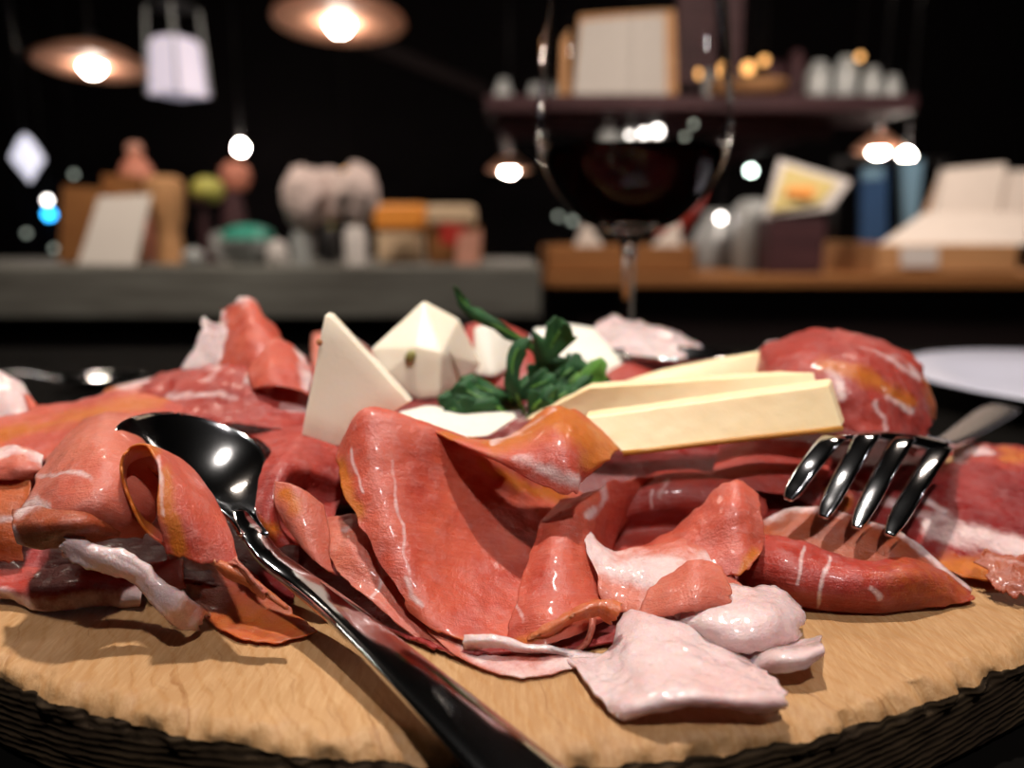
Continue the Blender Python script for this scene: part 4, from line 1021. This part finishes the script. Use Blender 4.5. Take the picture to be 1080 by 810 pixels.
# --- shelf things
t = root_at('framed_notice', 655, 100, 3.1, 'large white notice in a light wooden frame on the shelf', 'framed notice')
slab('frame', [(594,100),(602,8),(716,2),(719,100)], 3.12, .02, M['light_wood'], t, lean=.03)
slab('notice', [(597,98),(606,14),(704,6),(706,98)], 3.10, .012, M['paper'], t, lean=.03)
o = slab('wooden_paddle', [(574,98),(573,30),(590,20),(592,98)], 3.12, .02, M['light_wood']); tag(o, 'narrow wooden board at the left of the framed notice', 'board')
for cx, tp, lab in ((531, 76, 'frosted bottle at the left end of the shelf'), (564, 84, 'shorter frosted bottle beside the narrow wooden board')):
    o = lathe_px('frosted_bottle', cx, [(0,99.5),(10,99.5),(11,tp+18),(6,tp+6),(5,tp),(0,tp)], 3.1, M['cloudy']); tag(o, lab, 'bottle')
for k, (cx, tp, w_, mt, lab) in enumerate(((762, 60, 10, 'cloudy', 'clear glass nearest the framed notice on the shelf'), (815, 52, 12, 'plum_wood', 'brown bottle behind the amber lights on the shelf'), (838, 40, 9, 'plum_wood', 'slim tall brown bottle left of the pale tins'),
        (862, 60, 12, 'cloudy', 'pale squat tin, first from the left on the shelf'), (890, 55, 12, 'cloudy', 'pale squat tin, second from the left on the shelf'), (918, 66, 10, 'cloudy', 'small grey tin right of the squat pair'), (940, 74, 9, 'cloudy', 'small jar at the right end of the shelf'))):
    o = lathe_px('bottle' if k in (1, 2) else 'tin' if k in (3, 4, 5) else 'jar', cx, [(0,99.5),(w_,99.5),(w_,tp+14),(w_*.6,tp+4),(w_*.5,tp),(0,tp)], 3.05 if k not in (0, 1, 2) else 3.24, M[mt]); tag(o, lab, 'bottle' if k in (1, 2) else 'tin' if k in (3, 4, 5) else 'jar')
# glasses hanging under the shelf
wgs = None
for k, cx in enumerate((640, 665, 690)):
    o = lathe_px('tumbler', cx, [(0,152),(11,150),(12,138),(10,128),(2,124),(2,113),(9,111.5),(9,110.5),(0,110.5)], 3.1, M['cloudy']); tag(o, ['leftmost', 'middle', 'rightmost'][k]+' of three cloudy glasses hanging under the shelf', 'glass', 'glasses under the shelf'); o.location.z += zat(117, ysf)-.0006-max(v.co.z for v in o.data.vertices)-o.location.z
t = root_at('serving_bowl', 760, 100, 3.08, 'low orange brown bowl on the shelf under the amber lights', 'bowl')
lathe_px('bowl_body', 795, [(0,99.5),(18,99.5),(30,88),(32,82),(30,82),(0,95)], 3.06, M['light_wood'], t)
o = fbox('picture_panel', 716, -20, 786, 90, 3.30, .02, M['plum_wood']); tag(o, 'dark brown panel standing at the back of the shelf', 'panel')

# --- pendant lamps and lights
def pendant(cx, cy, halfpx, y, lab, br=11):
    c = at(cx, cy, y); r = halfpx*y/F/1.06; t = thing('pendant_lamp', tuple(c), lab, 'pendant lamp', 'shallow pendant lamps')
    lathe('lamp_shade', [(r, -.010), (r*.99, -.004), (r*.6, r*.20), (r*.2, r*.34), (r*.16, r*.34), (r*.57, r*.175), (r*.97, -.014)], c, M['copper'], t, 64, rot=Matrix.Rotation(math.radians(-6), 3, 'X'))
    lathe('socket', [(0, r*.30), (.03, r*.30), (.032, r*.44), (.012, r*.56), (0, r*.56)], c, M['blackm'], t, 20)
    lathe('bulb', [(0, -.055), (.022, -.050), (.042, -.026), (.046, .004), (.036, .034), (.02, .062), (.018, r*.32), (0, r*.32)], c, M['bulb'], t, 24)
    tube('cord', [c+Vector((0, 0, r*.5)), Vector((c.x, c.y, H))], .004, M['blackm'], t)
pendant(358, 20, 69, 3.0, 'wide copper pendant lamp hanging at the top of the picture')
pendant(97, 66, 57, 3.5, 'copper pendant lamp hanging at the upper left')
def small_lamp(cx, cy, y, rpx, mat, lab, shade=True):
    c = at(cx, cy, y); t = thing('hanging_bulb', tuple(c), lab, 'hanging bulb'); r = rpx*y/F
    lathe('bulb', [(0, -r), (r*.7, -r*.7), (r, 0), (r*.75, r*.66), (r*.3, r*1.1), (0, r*1.1)], c, M[mat], t, 20)
    if shade: lathe('lamp_shade', [(r*2.6, -r*.3), (r*.6, r*1.4), (r*.5, r*1.4), (r*2.5, -r*.4)], c, M['copper'], t, 32)
    tube('cord', [c+Vector((0, 0, r*1.0)), Vector((c.x, c.y, H))], .003, M['blackm'], t)
small_lamp(537, 176, 4.2, 9, 'bulb', 'bright bulb with a small copper shade left of the wine')
small_lamp(254, 156, 4.4, 5.5, 'bulb', 'bare white bulb shining above the figures', False)
small_lamp(927, 155, 3.6, 10, 'bulb', 'larger bright bulb above the dark blue cloth')
small_lamp(956, 166, 3.4, 6.5, 'bulb', 'smaller bright bulb right beside the larger one', False)
def led(cx, cy, y, rpx, mat, lab):
    c = at(cx, cy, y); r = rpx*y/F; t = thing('light_or_glint', tuple(c), lab, 'small light', 'small lights in the background')
    lathe('bulb', [(0, -r), (r*.7, -r*.7), (r, 0), (r*.7, r*.7), (0, r)], c, M[mat], t, 12)
    tube('wire', [c, Vector((c.x, c.y, H))], .0012, M['blackm'], t, 6)
for a in ((50, 211, 4.3, 3, 'led_white', 'small white light directly over the blue one at the far left'), (52, 226, 4.9, 5, 'led_blue', 'small round blue light at the far left'),
          (28, 246, 4.3, 2.5, 'led_dim', 'faint bluish light below the blue light'), (57, 262, 4.6, 2.5, 'led_dim', 'faint greenish light beside the wooden box'), (78, 184, 4.3, 2.5, 'led_dim', 'faint greenish light above the wooden box'),
          (792, 180, 4.0, 4, 'led_green', 'greenish white light right of the wine glass'), (760, 230, 2.6, 4, 'led_white', 'white light between the wine glass and the yellow card'),
          (789, 72, 3.0, 6, 'led_amber', 'pale amber light among the shelf bottles, brightest of the cluster'), (806, 64, 3.02, 4, 'led_amber', 'orange light right of the brightest amber one on the shelf'),
          (746, 78, 3.0, 4, 'led_amber', 'amber light left of the shelf cluster'), (907, 60, 3.0, 3.5, 'led_amber', 'amber light above the squat tins'), (365, 182, 4.2, 4, 'led_amber', 'dim amber light above the flower vases'),
          (680, 144, 2.85, 4, 'led_white', 'added white bead standing in for a glint in the glass, left of the brightest'), (695, 142, 2.88, 5.5, 'led_white', 'added white bead standing in for the brightest glint in the glass'), (664, 146, 2.85, 2.5, 'led_white', 'added white bead standing in for the faint glint at the left of the row in the glass'),  # from here on: glowing beads added in place of highlights on the wine glass
          (728, 149, 2.85, 2.5, 'led_dim', 'added dim bead standing in for a faint glint near the right rim of the glass'), (739, 134, 2.9, 3, 'led_dim', 'added dim bead standing in for a pale glint beside the right rim of the glass'), (589, 228, 4.3, 2.5, 'led_dim', 'added dim bead standing in for a faint glint low beside the left of the wine'), (604, 233, 4.4, 3, 'led_dim', 'added dim bead standing in for a bluish glint just over the left napkin'),
          (741, 5, 4.0, 5, 'led_green', 'added pale bead standing in for a glint at the top edge above the right rim of the glass')):
    led(*a)
# lantern
c = at(189, 101, 2.6); k = 2.6/F
t = thing('hanging_lantern', tuple(c), 'square glass lantern with a pale glowing lower half', 'lantern')
hw = 21*k; hh = 54*k; RZ = Matrix.Rotation(.35, 3, 'Z')
M['lantern_glass'] = emit('glowing frosted lantern glass', (.70, .66, .82), .34)
lathe('glass_pane', [(hw*1.38, 0), (hw*1.30, .006), (hw*1.12, hh*.9), (hw*.9, hh), (0, hh*.72)], c, M['lantern_glass'], t, 4, rot=RZ)
for q in range(4):
    a_ = q*PI/2+.35; d_ = Vector((math.cos(a_), math.sin(a_), 0))
    tube('corner_post', [c+d_*hw*1.42, c+d_*hw*1.14+Vector((0, 0, hh*1.5))], .004, M['cloudy'], t, 8)
lathe('cap', [(hw*1.25, hh*1.5), (hw*.6, hh*1.72), (hw*.2, hh*1.78), (hw*.15, hh*1.85), (0, hh*1.85)], c, M['blackm'], t, 4, rot=RZ)
tube('cord', [c+Vector((0, 0, hh*1.8)), Vector((c.x, c.y, H))], .004, M['blackm'], t, 6)
# diamond lantern far left
c = at(29, 167, 3.0); k = 3.0/F
t = thing('diamond_ornament', tuple(c), 'pale diamond shaped glass ornament hanging at the left edge', 'ornament')
lathe('crystal', [(0, -24*k), (15*k, 0), (6*k, 18*k), (0, 24*k)], c, M['led_pale'], t, 4, rot=Matrix.Rotation(.5, 3, 'Z'))
tube('cord', [c+Vector((0, 0, 23*k)), Vector((c.x, c.y, H))], .002, M['blackm'], t, 6)
# beam by the pendant
o = box('ceiling_beam', 0, 1, 0, 1, 0, 1, M['dark_wood'], bw=0)
A_, B_ = at(370, 48, 3.3), at(508, 104, 3.9); d = (B_-A_)
o.data.clear_geometry()
bm = bmesh.new(); vs = []
for p in (A_, B_):
    for dx, dz in ((-.03, 0), (.03, 0), (.03, .06), (-.03, .06)): vs.append(bm.verts.new((p.x+dx-A_.x, p.y-A_.y, p.z+dz-A_.z)))
for f in ((0, 1, 2, 3), (7, 6, 5, 4), (0, 4, 5, 1), (1, 5, 6, 2), (2, 6, 7, 3), (3, 7, 4, 0)): bm.faces.new([vs[i] for i in f])
bmesh.ops.recalc_face_normals(bm, faces=bm.faces); bm.to_mesh(o.data); bm.free(); o.location = A_; o.data.materials.append(M['plum_wood']) if not o.data.materials else None
o.name = 'roof_brace'; tag(o, 'slanting brown roof brace running right from the big pendant lamp', 'beam')
for p in (A_, B_): pass

# rest everything on the surface it stands on
def minz(o):
    zs__ = [1e9]
    if o.type == 'MESH':
        w_ = wloc(o); zs__.append(min(v.co.z for v in o.data.vertices)+w_.z)
    return min(zs__+[minz(ch) for ch in o.children])
def settle(name_list, z):
    for o in COL.objects:
        if o.parent is None and o.name.split('.')[0] in name_list: o.location.z += z+.0006-minz(o)
for o in list(COL.objects):
    if o.parent is None and o.get('category') and o.type in ('MESH', 'EMPTY') and o.get('kind') != 'structure':
        b_ = o.name.split('.')[0]
        if b_ in ('wooden_crate', 'menu_board', 'wooden_pepper_mill', 'gnome_figure', 'fruit_stand', 'puppet_figure', 'glass_bowl', 'ceramic_jar', 'flower_vase', 'food_tub', 'gift_box'): o.location.z += zl_+.0006-minz(o)
        elif b_ in ('wooden_tray', 'carafe', 'glass_jar', 'card_display', 'napkin_box'): o.location.z += zr+.0006-minz(o)
        elif b_ in ('framed_notice', 'wooden_paddle', 'frosted_bottle', 'bottle', 'tin', 'jar', 'serving_bowl'): o.location.z += zs+.0006-minz(o)

# ================================================================== LIGHT, CAMERA
def light(name, typ, loc, target, energy, size, col=(1, 1, 1), sy=None, spot=None):
    l = bpy.data.lights.new(name, typ); l.energy = energy; l.color = col
    if typ == 'AREA':
        l.size = size
        if sy: l.shape = 'RECTANGLE'; l.size_y = sy
    else: l.shadow_soft_size = size
    if spot: l.spot_size = spot; l.spot_blend = .6
    o = bpy.data.objects.new(name, l); COL.objects.link(o); o.location = loc
    o.rotation_euler = (Vector(target)-Vector(loc)).to_track_quat('-Z', 'Y').to_euler(); return o
light('table_spot', 'SPOT', (-.02, .38, 2.2), (0, .23, 1.0), 66, .028, (1, .93, .86), spot=math.radians(68))
light('front_spot', 'SPOT', (.14, -.32, 2.1), (0, .23, 1.0), 34, .028, (1, .94, .93), spot=math.radians(68))
light('bar_fill_left', 'AREA', (-.9, 1.45, 2.3), (-.7, 2.2, 1.1), 17, .25, (1, .84, .70))  # fill added to brighten the left counter things, no real fixture
light('bar_fill_right', 'AREA', (1.0, 1.6, 2.4), (.9, 2.5, 1.2), 28, .25, (1, .84, .72))  # likewise an added fill, for the right counter and shelf
light('side_glint_left', 'POINT', (-1.5, .5, 1.75), (0, 0, 0), 3.0, .03, (1, .90, .82))  # unseen point added to put highlights on the wine glass rims
light('side_glint_right', 'POINT', (1.5, .3, 1.7), (0, 0, 0), 3.0, .03, (1, .92, .90))  # its added counterpart on the right, also for rim highlights
w = bpy.data.worlds.new('World'); bpy.context.scene.world = w; w.use_nodes = True
w.node_tree.nodes['Background'].inputs[0].default_value = (.02, .022, .03, 1); w.node_tree.nodes['Background'].inputs[1].default_value = .0
cd = bpy.data.cameras.new('Camera'); cam = bpy.data.objects.new('Camera', cd); COL.objects.link(cam)
cam.location = CAM; cam.rotation_euler = (PI/2-PITCH, 0, 0)
cd.sensor_fit = 'HORIZONTAL'; cd.sensor_width = 34.6; cd.lens = 34.6*F/1080; cd.clip_start = .01; cd.clip_end = 50
cd.dof.use_dof = True; cd.dof.focus_distance = .195; cd.dof.aperture_fstop = 5.9
s = bpy.context.scene; s.camera = cam
s.view_settings.view_transform = 'Standard'; s.view_settings.look = 'None'; s.view_settings.gamma = 1; s.view_settings.use_curve_mapping = False; s.view_settings.exposure = 0.0
